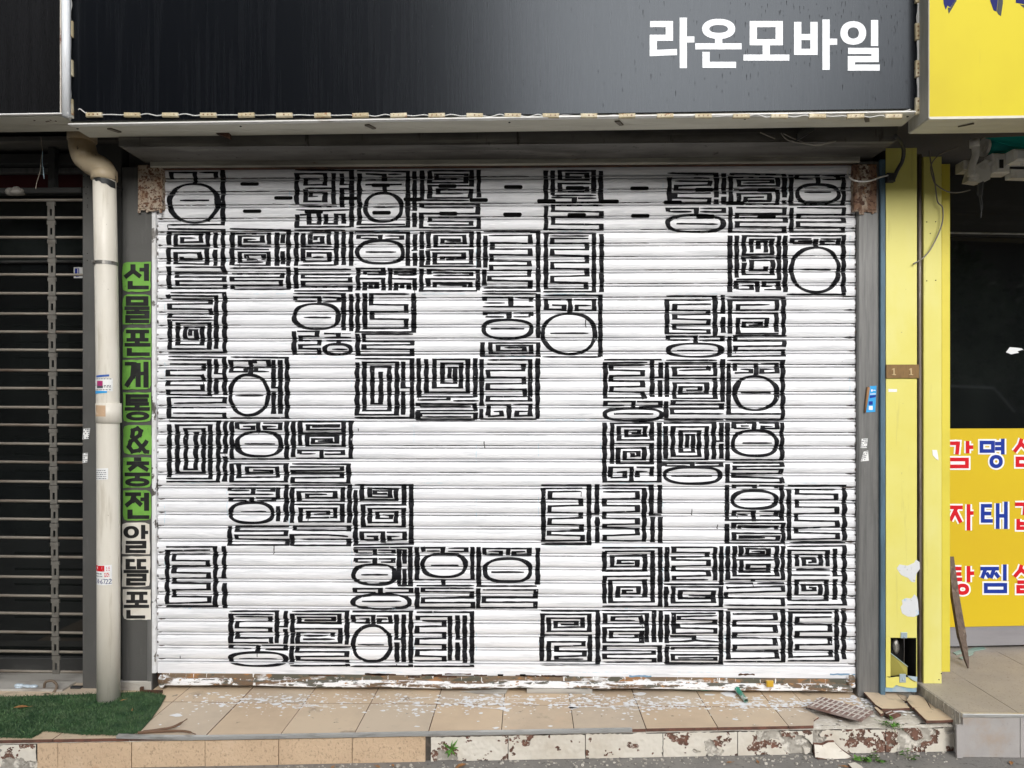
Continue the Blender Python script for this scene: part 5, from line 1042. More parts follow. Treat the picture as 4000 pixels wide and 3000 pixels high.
for q_ in stroke([(304, 1050), (304, 1072), (298, 1076), (294, 1073)], 3, 3): b.prism(pxpoly(q_, YW - 0.003), (0, 0.0005, 0))
b.build('sticker_mark', m_outline, s_)
# plastic bag and loose wires at the top
t = MB(); c = W(60, 752, 0.0); rb = random.Random(6)
for i in range(5): t.ell((c[0] + rb.uniform(-0.05, 0.035), -0.0 + rb.uniform(-0.01, 0.01), c[2] + rb.uniform(-0.012, 0.012)), (rb.uniform(0.02, 0.035), 0.02, rb.uniform(0.012, 0.026)), 9, 6)
tag(t.build('plastic_bag', M('dim grey bag', (0.30, 0.28, 0.25), 0.5), None, True), 'crumpled grey plastic bag tucked above the grille', 'bag')
b = MB(); b.tube(curve([W(160, 535, -0.1), W(163, 570, -0.1), W(166, 590, -0.1), W(160, 625, -0.1), W(157, 668, -0.1), W(143, 715, -0.1), W(140, 738, -0.1)], 5), 0.0016, 6); tag(b.build('loose_wire', M('tan wire', (0.35, 0.3, 0.24), 0.5), None, True), 'thin tan wire dangling beside the elbow of the pipe', 'wire')
b = MB(); b.tube(curve([W(166, 590, -0.1), W(165, 630, -0.1), W(169, 665, -0.1), W(172, 698, -0.1)], 5), 0.0018, 6); tag(b.build('loose_wire', M('pale blue wire', (0.45, 0.62, 0.72), 0.4), None, True), 'short pale blue wire dangling beside the tan one', 'wire')
# ------------------------------------------------------------------ right shopfront, set back from the street
_o = W(3712, 2526, 0.45)
FR = Frame(_o[0], 0.45, R(5))
rsf = thing('yellow_shopfront', 'recessed shopfront with dark glass above a deep yellow lettered board', 'shopfront', frame=FR)
fz = lambda px, py, y=0: FR.W(px, py, y)[2]
XE = 2.2
b = MB(); b.box(-0.25, XE, 0.0, 0.02, fz(3800, 2448), fz(3800, 1674)); b.build('lettered_board', m_board, rsf)
b = MB(); b.box(-0.25, XE, 0.003, 0.02, fz(3800, 2524), fz(3800, 2449.5)); b.build('base_strip', M('grey base strip', (0.25, 0.24, 0.25), 0.5, 0, [((0.2, 0.19, 0.2), 5.0, (0.6, 2, 3), 0.4, 0.7, 5)]), rsf)
b = MB(); b.box(-0.25, XE, 0.006, 0.02, fz(3800, 1673) + 0.001, fz(3800, 925)); b.build('window_pane', m_glass, rsf)
b = MB(); b.box(-0.25, XE, -0.006, 0.02, fz(3800, 924), fz(3800, 836)); b.build('transom', m_frame, rsf)
b = MB(); b.bbox(-0.25, XE, -0.016, -0.0065, fz(3800, 916), fz(3800, 910), 0.001); b.build('transom_bead', m_alu, rsf)
b = MB(); b.box(-0.25, XE, -0.002, 0.02, fz(3800, 835), fz(3800, 690)); b.build('upper_panel', m_frame, rsf)
ORG, SC = (3200, 1400), 1.65875
TXT = [('red', "836 550 900 550 893 622/962 535 962 615/962 575 998 575/c 838 655 958 655 958 700 838 700"), ('blue', "c 1052 545 1126 545 1126 600 1052 600/1190 520 1190 622/1140 552 1190 552/1140 585 1190 585/o 1147 668 31 31"),
       ('red', "1312 520 1300 560 1265 605/1306 548 1345 590/1400 520 1400 625/1400 572 1440 572/c 1285 648 1400 648 1400 692 1285 692"), ('red', "840 965 930 965/892 966 850 1050/884 995 918 1064/968 945 968 1115/968 1002 1000 1002"),
       ('blue', "1120 955 1060 955 1060 1053 1125 1053/1060 1005 1115 1005/1157 938 1157 1105/1210 928 1210 1105/1157 1020 1210 1020"), ('red', "1270 945 1335 945 1330 1015/1400 935 1400 1030/1400 985 1440 985/1290 1040 1290 1100 1390 1100 1390 1040/1290 1070 1390 1070"),
       ('red', "922 1362 862 1362 866 1432 926 1432/864 1397 920 1397/968 1345 968 1450/968 1392 1004 1392/o 930 1496 30 25"), ('blue', "1045 1362 1165 1362/1078 1364 1056 1424/1084 1388 1104 1420/1134 1364 1112 1424/1140 1388 1164 1420/1203 1335 1203 1440/c 1080 1467 1206 1467 1206 1510 1080 1510"),
       ('red', "1312 1338 1300 1375 1266 1415/1306 1365 1345 1400/1400 1335 1400 1430/1400 1382 1440 1382/1285 1450 1390 1450 1390 1480 1290 1480 1290 1512 1395 1512")]
for c_, s in TXT:
    o_ = letters(FR, ORG, SC, s, -0.0012, -0.0002, 45, 45).build('letter_outline', m_outline, rsf)
    letters(FR, ORG, SC, s, -0.0022, -0.0016, 24, 24).build('letter', m_red if c_ == 'red' else m_blue, rsf)
# torn paper left on the glass
b = MB(); b.prism([FR.W(u, v, 0.004) for u, v in ((3930, 1376), (3945, 1356), (3990, 1360), (3998, 1366), (3975, 1372), (3980, 1378), (3950, 1384))], (0, 0.001, 0)); b.build('paper_scrap', m_outline, rsf)

# awning with its folding arm
aw = thing('awning', 'rolled teal awning with grubby white folding arm at the upper right', 'awning', W(3900, 700, 0.0))
YA = -0.02
q = lambda px, py, y=YA: W(px, py, y)
b = MB(); b.tube([q(3862, 572), q(4250, 560)], 0.036, 20); b.build('fabric_roll', m_teal, aw, True)
b = MB(); b.prism([q(3850, 538, YA - 0.03), q(4260, 520, YA - 0.2), q(4260, 600, YA - 0.2), q(4000, 585, YA - 0.1)], (0, 0.004, 0.0)); b.build('valance_cloth', m_teal, aw)
b = MB(); b.tube([q(3840, 575), q(3850, 575)], [0.042, 0.042], 20); b.tube([q(3836, 575), q(3842, 575)], [0.02, 0.02], 14)
b.build('end_cap', m_armgrey, aw)
b = MB(); b.tube(curve([q(3806, 556, -0.06), q(3812, 600, -0.062), q(3800, 640, -0.064), q(3793, 690, -0.064)], 6), 0.0155, 12); b.tube([q(3807, 545, -0.06), q(3807, 575, -0.06)], 0.021, 14); b.build('cap_lever', m_armgrey, aw, True)
b = MB(); b.bbox(q(3752, 0)[0], q(3790, 0)[0], -0.05, 0.02, q(0, 697)[2], q(0, 660)[2], 0.004); b.build('wall_bracket', m_armgrey, aw)
b = MB(); b.prism([q(3782, 706, -0.06), q(3795, 660, -0.06), q(3850, 622, -0.06), q(3878, 630, -0.06), q(3868, 700, -0.06), q(3830, 712, -0.06)], (0, 0.05, 0)); b.tube([q(3872, 640, -0.066), q(3872, 640, -0.055)], 0.012, 10); b.tube([q(3812, 690, -0.066), q(3812, 690, -0.055)], 0.015, 10); b.build('arm_joint', m_armgrey, aw)
b = MB(); b.bbox(q(3876, 0, -0.07)[0], q(3944, 0, -0.07)[0], -0.075, -0.01, q(0, 704, -0.07)[2], q(0, 628, -0.07)[2], 0.006); b.bbox(q(3896, 0, -0.08)[0], q(3926, 0, -0.08)[0], -0.079, -0.0752, q(0, 690, -0.08)[2], q(0, 645, -0.08)[2], 0.001); b.build('arm_casting', m_armgrey, aw)
b = MB(); b.box(q(3904, 0, -0.08)[0], q(3920, 0, -0.08)[0], -0.0805, -0.0792, q(0, 684, -0.08)[2], q(0, 652, -0.08)[2]); b.build('arm_recess', m_hole, aw)
b = MB(); a = q(3942, 680, -0.05); c = q(4260, 690, -0.05); b.hexa([(a[0], -0.06, a[2] - 0.02), (c[0], -0.06, c[2] - 0.02), (c[0], -0.02, c[2] - 0.02), (a[0], -0.02, a[2] - 0.02), (a[0], -0.06, a[2] + 0.02), (c[0], -0.06, c[2] + 0.02), (c[0], -0.02, c[2] + 0.02), (a[0], -0.02, a[2] + 0.02)]); b.build('folding_arm', m_armgrey, aw)
b = MB(); b.bbox(q(3954, 0, -0.12)[0], q(4060, 0, -0.12)[0], -0.14, -0.06, q(0, 662, -0.12)[2], q(0, 615, -0.12)[2], 0.010); b.tube([q(3990, 640, -0.143), q(3990, 640, -0.135)], 0.006, 8); b.build('front_bracket', M('white bracket', (0.66, 0.66, 0.65), 0.4), aw)
# dark streaks of grease hanging under the joint
b = MB(); b.tube(curve([q(3832, 706, -0.05), q(3828, 760, -0.03), q(3834, 800, -0.02), q(3832, 850, -0.02)], 4), [0.012] * 5 + [0.006] * 5 + [0.002] * 3, 6); b.build('drip_rag', m_blackwire, aw)

# cables
def cable(pts, r, mt, name, label):
    b = MB(); b.tube(curve(pts, 7), r, 8); return tag(b.build(name, mt, None, True), label, 'cable')
cable([W(3316, 655, -0.06), W(3312, 680, -0.07), W(3330, 702, -0.1), W(3362, 709, -0.11), W(3400, 706, -0.11), W(3440, 692, -0.09), W(3490, 680, -0.075)], 0.0034, m_wire, 'white_cable', 'white cable looping over the right rusted shutter housing')
c_ = cable([W(3498, 530, -0.28), W(3520, 555, -0.2), W(3530, 590, -0.13), W(3524, 630, -0.1), W(3505, 665, -0.085), W(3490, 700, -0.075)], 0.0085, m_blackwire, 'black_cable', 'thick black cable hanging in front of the yellow pillar top')
b = MB(); b.bbox(W(3462, 0, -0.07)[0], W(3493, 0, -0.07)[0], -0.085, -0.058, W(0, 735, -0.07)[2], W(0, 702, -0.07)[2], 0.004); b.build('cable_plug', m_blackwire, c_)
cable([W(3745, 575, -0.06), W(3700, 590, -0.05), W(3660, 612, -0.05), W(3636, 650, -0.05), W(3645, 700, -0.05), W(3658, 722, -0.05), W(3700, 748, -0.05), W(3745, 752, -0.05), W(3790, 742, -0.05)], 0.0028, m_greywire, 'grey_cable', 'grey cable looped beside the awning bracket')
cable([W(3630, 590, -0.045), W(3637, 640, -0.045), W(3650, 700, -0.045), W(3662, 785, -0.045), W(3682, 812, -0.045), W(3678, 880, -0.045), W(3640, 965, -0.045), W(3605, 1008, -0.05), W(3567, 1031, -0.07)], 0.0030, m_greywire, 'grey_cable', 'grey cable curving down across the yellow pillar')
for i, P_ in enumerate(([(2970, 517), (3000, 530), (3028, 541)], [(3050, 520), (3080, 548), (3150, 562), (3200, 568), (3240, 555), (3265, 552)], [(3060, 522), (3110, 545), (3170, 566), (3225, 562), (3262, 553)])):
    cable([W(a, c, -0.285) for a, c in P_], 0.0024, m_greywire, 'slack_wire', ('short slack wire under the sign left of the bracket', 'slack wire drooping lowest under the right part of the sign', 'slack wire drooping just above the lowest one under the sign')[i])
# wooden stake leaning on the board
st = thing('wooden_stake', 'weathered wooden stake leaning against the yellow lettered board', 'stake', G(3778, 2608, 0.18))
ft = Vector(G(3776, 2610, 0.182)); tp = Vector(FR.W(3715, 2220, -0.03)); tpw = Vector((FR.ox + tp.x * FR.c - tp.y * FR.s, FR.oy + tp.x * FR.s + tp.y * FR.c, tp.z))
d = tpw - ft; u_ = Vector((1, 0, 0)); v_ = d.cross(u_).normalized(); b = MB()
def ringq(t, w, h, dx=0): c = ft + d * t + u_ * dx; return [c + u_ * w + v_ * h, c - u_ * w + v_ * h, c - u_ * w - v_ * h, c + u_ * w - v_ * h]
rings = [ringq(0, 0.002, 0.004, 0.008), ringq(0.08, 0.009, 0.008, 0.005), ringq(0.27, 0.015, 0.010), ringq(0.3, 0.018, 0.012), ringq(0.7, 0.017, 0.012, -0.003), ringq(1.12, 0.014, 0.011, 0.004)]
o0 = len(b.v)
for r_ in rings: b.v += [tuple(p_) for p_ in r_]
for i in range(len(rings) - 1):
    for k in range(4): b.f.append((i * 4 + k, i * 4 + (k + 1) % 4, i * 4 + 4 + (k + 1) % 4, i * 4 + 4 + k)); b.mi.append(0)
b.f += [(3, 2, 1, 0), tuple(range(len(b.v) - 4, len(b.v)))]; b.mi += [0, 0]
b.build('shaft', m_wood, st)

# grey stone step of the right shop
gs = thing('stone_step', 'grey stone step with metal nosing in front of the yellow shopfront', 'step', G(3850, 2962, 0)); 
ZS = 0.18
YF = G(3850, 2790, ZS)[1]
xL = G(3757, 2788, ZS)[0]; xLb = G(3640, 2672, ZS)[0]; yLb = G(3640, 2672, ZS)[1]
b = MB(); b.hexa([(xL + 0.012, YF + 0.012, 0.0), (3.6, YF + 0.012, 0.0), (3.6, 0.85, 0.0), (xL + 0.012, 0.85, 0.0), (xL + 0.012, YF + 0.012, ZS - 0.014), (3.6, YF + 0.012, ZS - 0.014), (3.6, 0.85, ZS - 0.014), (xL + 0.012, 0.85, ZS - 0.014)])
b.build('core', m_grout, gs)
xc = [xL, G(3963, 2775, ZS)[0]]
while xc[-1] < 3.4: xc.append(xc[-1] + 0.40)
yr = [YF, G(3850, 2657, ZS)[1]]
while yr[-1] < 0.8: yr.append(yr[-1] + 0.40)
for i in range(len(xc) - 1):
    for j in range(len(yr) - 1):
        b = MB(); x0_, x1_, y0_, y1_ = xc[i] + 0.001, xc[i + 1] - 0.0012, yr[j] + (0.012 if j == 0 else 0.001), yr[j + 1] - 0.0012
        b.box(x0_, x1_, y0_, y1_, ZS - 0.0135, ZS + 0.0006 * ((i + j) % 2)); b.build('paving_tile', m_granite, gs)
b = MB(); b.bbox(xL, 3.6, YF - 0.004, YF + 0.011, ZS - 0.014, ZS + 0.0022, 0.003); b.build('nosing', m_alu, gs)
x_ = xL + 0.003; wds = [0.235, 0.40, 0.40, 0.40]
for w in wds:
    b = MB(); b.bbox(x_, x_ + w - 0.002, YF + 0.0, YF + 0.0115, 0.001, ZS - 0.0145, 0.001); b.build('riser_tile', m_granriser, gs); x_ += w
b = MB(); b.box(xL - 0.004, xL + 0.0115, YF + 0.013, 0.3, 0.0, ZS - 0.002); b.build('side_face', m_mortar, gs)
# a riser tile that has come loose at the corner
c = G(3760, 2960, 0); b = MB()
pf = [(xL - 0.028, 0.0), (xL - 0.004, 0.0), (xL + 0.004, 0.05), (xL + 0.003, 0.10), (xL - 0.002, 0.135), (xL - 0.03, 0.135)]
b.prism([(x, YF - 0.012, z + 0.003) for x, z in pf], (0, 0.010, 0)); tag(b.build('loose_tile', m_granriser), 'loose pale tile edge standing at the corner of the stone step', 'tile')
# glass shards by the board
for i, P_ in enumerate(([(3722, 2548), (3762, 2535), (3775, 2540), (3760, 2550), (3735, 2556)], [(3768, 2545), (3800, 2530), (3842, 2526), (3850, 2534), (3815, 2540), (3785, 2550)], [(3775, 2553), (3806, 2544), (3800, 2556), (3778, 2562)], [(3746, 2568), (3764, 2563), (3760, 2574)])):
    b = MB(); b.prism([G(u, v, ZS + 0.004 + 0.002 * i) for u, v in P_], (0, 0, -0.003)); tag(b.build('glass_shard', m_shard), ('pale green shard touching the foot of the yellow pillar', 'longest pale green shard by the shopfront base', 'small pale green shard beside the stake', 'tiniest pale green shard, nearest the street')[i], 'shard', 'shards on the stone step')
# ------------------------------------------------------------------ tiled step in front of the shutter
ZT = 0.12
pA = G(620, 2882, ZT); pB = G(3400, 2832, ZT)
def fy(x): return pA[1] + (pB[1] - pA[1]) * (x - pA[0]) / (pB[0] - pA[0])
stp = thing('tiled_step', 'low beige tiled step with white broken riser below the shutter', 'step', (0, -0.45, 0)); 
xw0, xw1 = G(-260, 2880, ZT)[0], xL - 0.006
b = MB()
for i in range(12):
    x0, x1 = xw0 + (xw1 - xw0) * i / 12, xw0 + (xw1 - xw0) * (i + 1) / 12
    b.hexa([(x0, fy(x0) + 0.016, 0), (x1, fy(x1) + 0.016, 0), (x1, 0.06, 0), (x0, 0.06, 0), (x0, fy(x0) + 0.016, ZT - 0.013), (x1, fy(x1) + 0.016, ZT - 0.013), (x1, 0.06, ZT - 0.013), (x0, 0.06, ZT - 0.013)])
b.build('core', m_grout, stp)
jx = [G(p, q_, ZT)[0] for p, q_ in ((805, 2872), (3074, 2828))]
tw = (jx[-1] - jx[0]) / 8
jx = [jx[0] - 5 * tw, jx[0] - 4 * tw, jx[0] - 3 * tw, jx[0] - 2 * tw, jx[0] - tw] + [jx[0] + tw * k for k in range(9)] + [jx[-1] + tw * 0.5]
jy = G(1800, 2752, ZT)[1]
rt = random.Random(9)
lean = lambda x: -0.035 * x * 0.12
for i in range(len(jx) - 1):
    x0, x1 = jx[i] + 0.0016, jx[i + 1] - 0.0016
    dz = rt.uniform(-0.0008, 0.0008)
    for row in range(2):
        ya0, ya1 = (fy(x0) + 0.004, fy(x1) + 0.004) if row == 0 else (jy + 0.0016, jy + 0.0016)
        yb = (jy - 0.0016) if row == 0 else 0.055
        z1 = ZT + dz + rt.uniform(-0.0005, 0.0005)
        q1, q0 = x1, x0
        pts = [(q0, ya0, z1), (q1, ya1, z1), (q1, yb, z1), (q0, yb, z1)]
        if i == len(jx) - 2 and row == 0: pts = [(q0, ya0, z1), (q0 + 0.105, ya1, z1), (q0 + 0.125, ya1 + 0.05, z1), (q0 + 0.16, ya1 + 0.085, z1), (q0 + 0.13, yb, z1), (q0, yb, z1)]
        b = MB(); b.prism(pts, (0, 0, -0.0125), 0, 1); b.build('floor_tile', [m_tiles[(i * 2 + row) % 3], m_clay], stp)
# tile strip and rubble bed towards the right end
xk = jx[-1]
b = MB(); b.prism([(xk + 0.001, jy, ZT - 0.001), (xk + 0.26, jy + 0.01, ZT - 0.001), (xk + 0.29, 0.05, ZT - 0.001), (xk + 0.001, 0.055, ZT - 0.001)], (0, 0, -0.012), 0, 1); b.build('floor_tile', [m_tile, m_clay], stp)
b = MB(); nx, ny = 60, 28; xa, xb = xk - 0.16, xw1
for i in range(nx + 1):
    for j in range(ny + 1):
        x = xa + (xb - xa) * i / nx; y0 = fy(x) + 0.012; y = y0 + (0.056 - y0) * j / ny
        z = ZT - 0.006 + 0.005 * NZ.noise(Vector((x * 14, y * 14, 0))) + 0.004 * NZ.noise(Vector((x * 55, y * 55, 3))) - 0.010 * max(0, 1 - (y - y0) / 0.05)
        b.v.append((x, y, z))
for i in range(nx):
    for j in range(ny): q = i * (ny + 1) + j; b.f.append((q, q + ny + 1, q + ny + 2, q + 1)); b.mi.append(0)
b.build('mortar_bed', m_bed, stp, True)
# metal nosing along the front edge
b = MB(); xs_, xe_ = G(478, 2868, ZT)[0], G(2472, 2858, ZT)[0]; n = 24
for i in range(n):
    x0, x1 = xs_ + (xe_ - xs_) * i / n, xs_ + (xe_ - xs_) * (i + 1) / n
    lift = lambda x: 0.0015 + 0.012 * max(0, 1 - (x - xs_) / 0.45) ** 2
    p0, p1 = fy(x0) - 0.006, fy(x1) - 0.006
    za, zc = ZT + lift(x0), ZT + lift(x1)
    b.hexa([(x0, p0, za - 0.011), (x1, p1, zc - 0.011), (x1, p1 + 0.018, zc - 0.002), (x0, p0 + 0.018, za - 0.002), (x0, p0, za), (x1, p1, zc), (x1, p1 + 0.018, zc + 0.001), (x0, p0 + 0.018, za + 0.001)])
b.build('nosing', m_alu, stp)
# sandy riser tiles
zr1 = ZT - 0.016
def xr_(px): return W(px, 2940, fy(W(px, 2940, -0.46)[0]))[0]
ja = [xr_(p) for p in (-200, 140, 222, 512, 800, 1088, 1375, 1662)]
for i in range(1, len(ja) - 1):
    x0, x1 = ja[i] + 0.0015, ja[i + 1] - 0.0015; dy = rt.uniform(-0.0015, 0.0015)
    b = MB(); b.hexa([(x0, fy(x0) + 0.002 + dy, 0.001), (x1, fy(x1) + 0.002 + dy, 0.001), (x1, fy(x1) + 0.0155, 0.001), (x0, fy(x0) + 0.0155, 0.001), (x0, fy(x0) + 0.002 + dy, zr1), (x1, fy(x1) + 0.002 + dy, zr1), (x1, fy(x1) + 0.0155, zr1), (x0, fy(x0) + 0.0155, zr1)])
    b.build('riser_tile', m_riser, stp)
# flaking white riser tiles: sound glaze stands proud of brown body and bare mortar
m_glaze = M('flaking white glaze', (0.68, 0.635, 0.55), 0.55, 0, [((0.57, 0.51, 0.42), 6.0, U, 0.45, 0.7, 7), ((0.30, 0.24, 0.18), 50.0, U, 0.68, 0.73, 6)], 0.35, 70)
def flaky(x0, x1, seed, thr, name='riser_tile', thr2=None, rag=0.002):
    b = MB(); nx, nz = 120, 44; H = {}
    for i in range(nx + 1):
        for j in range(nz + 1):
            x = x0 + (x1 - x0) * i / nx; z = 0.002 + (zr1 - 0.004) * j / nz
            n1 = NZ.fractal(Vector((x * 13 + seed, z * 15, seed)), 0.6, 2.1, 6); n2 = NZ.fractal(Vector((x * 6 - seed, z * 7, 4.3 + seed)), 0.9, 2.0, 4)
            n3 = NZ.noise(Vector((x * 60, z * 60, 1)))
            lv = 2 if n2 > (thr2 if thr2 is not None else 0.42) else (1 if n1 > thr else 0)
            H[i, j] = lv
            dep = (0.0, 0.0045, 0.010)[lv] + 0.0012 * n3 * (1 + lv)
            b.v.append((x + 0.0015 * n3 * (i in (0, nx)), fy(x) + 0.001 + dep, z + (rag * (n3 + NZ.noise(Vector((x * 17, 0, seed))) - 0.3)) * (j == nz)))
    for i in range(nx):
        for j in range(nz):
            q = i * (nz + 1) + j; b.f.append((q, q + nz + 1, q + nz + 2, q + 1)); b.mi.append(max(H[i, j], H[i + 1, j], H[i, j + 1], H[i + 1, j + 1]))
    b.build(name, [m_glaze, m_claymot, m_mortar], stp)
jb = [xr_(p) for p in (1682, 1985, 2287, 2590, 2882, 3178, 3463, 3735)]
for i, (th, t2) in enumerate(((0.42, 0.46), (0.62, 0.9), (0.60, 0.55), (0.34, 0.7), (0.30, 0.42), (0.26, 0.34), (0.18, 0.22))):
    flaky(jb[i] + 0.0015, jb[i + 1] - 0.0015, 3.7 * i + 1.1, th, thr2=t2, rag=0.002 if i < 2 else 0.006)
flaky(xr_(-200), ja[1] - 0.002, 9.2, 0.3, thr2=0.15)
# rough render rim between tiles and floor on the left, and above the broken risers
b = MB(); n = 90
for i in range(n):
    x0, x1 = xw0 + (xw1 - xw0) * i / n, xw0 + (xw1 - xw0) * (i + 1) / n
    h = lambda x: 0.004 * NZ.noise(Vector((x * 23, 0, 0))); w = lambda x: 0.004 * NZ.noise(Vector((x * 31, 5, 0)))
    b.poly([(x0, fy(x0) + 0.0035 + w(x0), zr1 - 0.001 + h(x0)), (x1, fy(x1) + 0.0035 + w(x1), zr1 - 0.001 + h(x1)), (x1, fy(x1) + 0.02, ZT - 0.010), (x0, fy(x0) + 0.02, ZT - 0.010)])
b.build('mortar_rim', m_bed, stp, True)
# spilt white paint on the tiles
rp = random.Random(17); b = MB(); cnt = 0
def spot(x, y, rx, ry, z):
    n = 8 if max(rx, ry) < 0.006 else 14; ph = rp.uniform(0, 6)
    b.poly([(x + rx * (1 + 0.28 * math.sin(3 * a + ph) + rp.uniform(-0.12, 0.12)) * math.cos(a), y + ry * (1 + 0.28 * math.sin(2 * a + ph)) * math.sin(a), z) for a in [2 * math.pi * k / n for k in range(n)]])
clus = [(rp.uniform(-1.35, 1.85), -0.13 + rp.gauss(0, 0.035)) for _ in range(48)]
for cx, cy in clus:
    for _ in range(rp.randint(14, 34)):
        x, y = cx + rp.gauss(0, 0.07), cy + rp.gauss(0, 0.035)
        if not (fy(x) + 0.02 < y < -0.03): continue
        r_ = abs(rp.gauss(0, 0.0042)) + 0.0012; spot(x, y, r_ * rp.uniform(0.8, 1.8), r_, ZT + 0.0016 + 0.0003 * rp.random())
for _ in range(800):
    x = rp.uniform(-1.5, 2.0); y = -0.05 - abs(rp.gauss(0, 0.13))
    if y < fy(x) + 0.02: continue
    r_ = abs(rp.gauss(0, 0.003)) + 0.001; spot(x, y, r_ * rp.uniform(0.8, 1.6), r_, ZT + 0.0016 + 0.0003 * rp.random())
for _ in range(26):                      # longer dribbles
    x, y = rp.uniform(-1.0, 1.2), rp.uniform(-0.2, -0.09); a = rp.uniform(-0.25, 0.25)
    for k in range(rp.randint(6, 16)):
        spot(x, y, 0.008, 0.0025, ZT + 0.0016 + 0.0003 * rp.random()); x += 0.009; y += 0.009 * math.tan(a) + rp.uniform(-0.002, 0.002)
for (px, py, rx) in ((1010, 2766, 0.014), (1078, 2752, 0.022), (690, 2795, 0.026), (1270, 2763, 0.012), (1345, 2764, 0.016), (2235, 2766, 0.02), (2240, 2764, 0.026), (2290, 2748, 0.012), (2150, 2730, 0.02), (2075, 2735, 0.02), (2900, 2752, 0.03), (2670, 2768, 0.012), (691, 2839, 0.012), (2150, 2838, 0.011), (1628, 2839, 0.012), (2770, 2715, 0.024), (2500, 2712, 0.03)):
    q = G(px, py, ZT); spot(q[0], q[1], rx, rx * 0.55, ZT + 0.002)
o = b.build('paint_spill', m_splat, stp); o['kind'] = 'stuff'

# ------------------------------------------------------------------ turf mat on the left
mat_px = [(-260, 2722), (0, 2722), (330, 2712), (560, 2702), (648, 2716), (628, 2752), (590, 2806), (545, 2855), (480, 2868), (400, 2863), (330, 2862), (250, 2856), (170, 2848), (150, 2862), (120, 2877), (0, 2874), (-260, 2878)]
mp = [G(u, v, ZT + 0.008) for u, v in mat_px]
tm = thing('turf_mat', 'green artificial turf mat around the foot of the drain pipe', 'mat', G(300, 2800, ZT))
b = MB(); b.prism(mp, (0, 0, -0.006)); b.build('backing', m_turf, tm)
def inside(x, y):
    c = False
    for i in range(len(mp)):
        (xi, yi, _), (xj, yj, _) = mp[i], mp[i - 1]
        if (yi > y) != (yj > y) and x < (xj - xi) * (y - yi) / (yj - yi) + xi: c = not c
    return c
rb = random.Random(33); b = MB(); xs = [p[0] for p in mp]; ys = [p[1] for p in mp]; n = 0
x_lo = G(-40, 2722, ZT)[0]
while n < 17000:
    x, y = rb.uniform(x_lo, max(xs)), rb.uniform(min(ys), max(ys))
    if not inside(x, y): continue
    n += 1; a = rb.uniform(0, 6.28); h = rb.uniform(0.006, 0.015); w = rb.uniform(0.0009, 0.0019); lx, ly = rb.gauss(0, 0.006), rb.gauss(0, 0.006)
    z = ZT + 0.008
    b.poly([(x - w * math.cos(a), y - w * math.sin(a), z), (x + w * math.cos(a), y + w * math.sin(a), z), (x + lx, y + ly, z + h)], 1 if rb.random() < 0.16 + 0.25 * (NZ.noise(Vector((x * 9, y * 9, 0))) > 0.25) else 0)
for i in range(900):                      # fringe along the front edge
    k = rb.randint(7, 14); u0, u1 = mp[k], mp[k + 1]; t_ = rb.random(); x, y = u0[0] + (u1[0] - u0[0]) * t_, u0[1] + (u1[1] - u0[1]) * t_
    b.poly([(x - 0.0015, y + 0.004, ZT + 0.009), (x + 0.0015, y + 0.004, ZT + 0.009), (x + rb.gauss(0, 0.004), y - rb.uniform(0.002, 0.014), ZT + rb.uniform(-0.006, 0.012))])
o = b.build('blades', [m_blade, m_blade2], tm, fix=False); o['kind'] = 'stuff'

# ------------------------------------------------------------------ broken pieces, litter and weeds
def zpx(u, v): return (3000 + u / 2.212, 2300 + v / 2.212)
def plate(name, pts, z, th, label, cat, mats, tilt=None, group=None):
    P_ = [G(*zpx(u, v), z) for u, v in pts]
    if tilt: P_ = [(p_[0], p_[1], p_[2] + tilt[i]) for i, p_ in enumerate(P_)]
    b = MB(); b.prism(P_, (0, 0, -th), 0, 1); return tag(b.build(name, mats), label, cat, group)
gb = 'broken tile pieces at the right end of the step'
fl = thing('broken_tile', 'overturned long brown tile showing its white grid back', 'broken tile', G(*zpx(620, 1040), ZT + 0.02), gb)
P_ = [Vector(G(*zpx(u, v), ZT + 0.028)) for u, v in ((345, 1015), (470, 935), (910, 1045), (805, 1135))]
P_[0].z += 0.004; P_[1].z += 0.0; P_[2].z -= 0.006; P_[3].z += 0.002
b = MB(); b.prism(P_, (0, 0, -0.010)); b.build('slab', M('brown tile back', (0.20, 0.12, 0.10), 0.8, 0, [((0.36, 0.30, 0.27), 18.0, U, 0.42, 0.7, 6)], 0.3), fl)
for k in range(1, 11):
    t0 = k / 11; a = P_[0].lerp(P_[3], t0) if False else P_[0].lerp(P_[3], t0)
for k in range(0, 10):
    t0 = 0.06 + k * 0.098; a = P_[0].lerp(P_[3], t0); c = P_[1].lerp(P_[2], t0); dd = (P_[3] - P_[0]).normalized() * 0.0022
    b = MB(); b.prism([a + dd, a - dd, c - dd, c + dd], (0, 0, 0.0025)); b.build('back_rib', m_whiteclay, fl)
for k in range(1, 3):
    t0 = k / 3; a = P_[0].lerp(P_[1], t0); c = P_[3].lerp(P_[2], t0); dd = (P_[1] - P_[0]).normalized() * 0.003
    b = MB(); b.prism([a + dd, a - dd, c - dd, c + dd], (0, 0, 0.0022)); b.build('back_rib', m_whiteclay, fl)
plate('broken_tile', [(815, 900), (960, 902), (1100, 905), (1160, 960), (1225, 1028), (1080, 1036), (985, 1042), (930, 1015)], ZT + 0.012, 0.010, 'largest loose beige tile in front of the yellow pillar', 'broken tile', [m_tile, m_clay], (0.012, 0.008, 0.004, 0, 0, 0, 0.004, 0.008), gb)
plate('broken_tile', [(1105, 902), (1190, 925), (1215, 950), (1196, 972), (1166, 960)], ZT + 0.006, 0.009, 'small beige tile piece between two larger loose ones', 'broken tile', [m_tile, m_clay], None, gb)
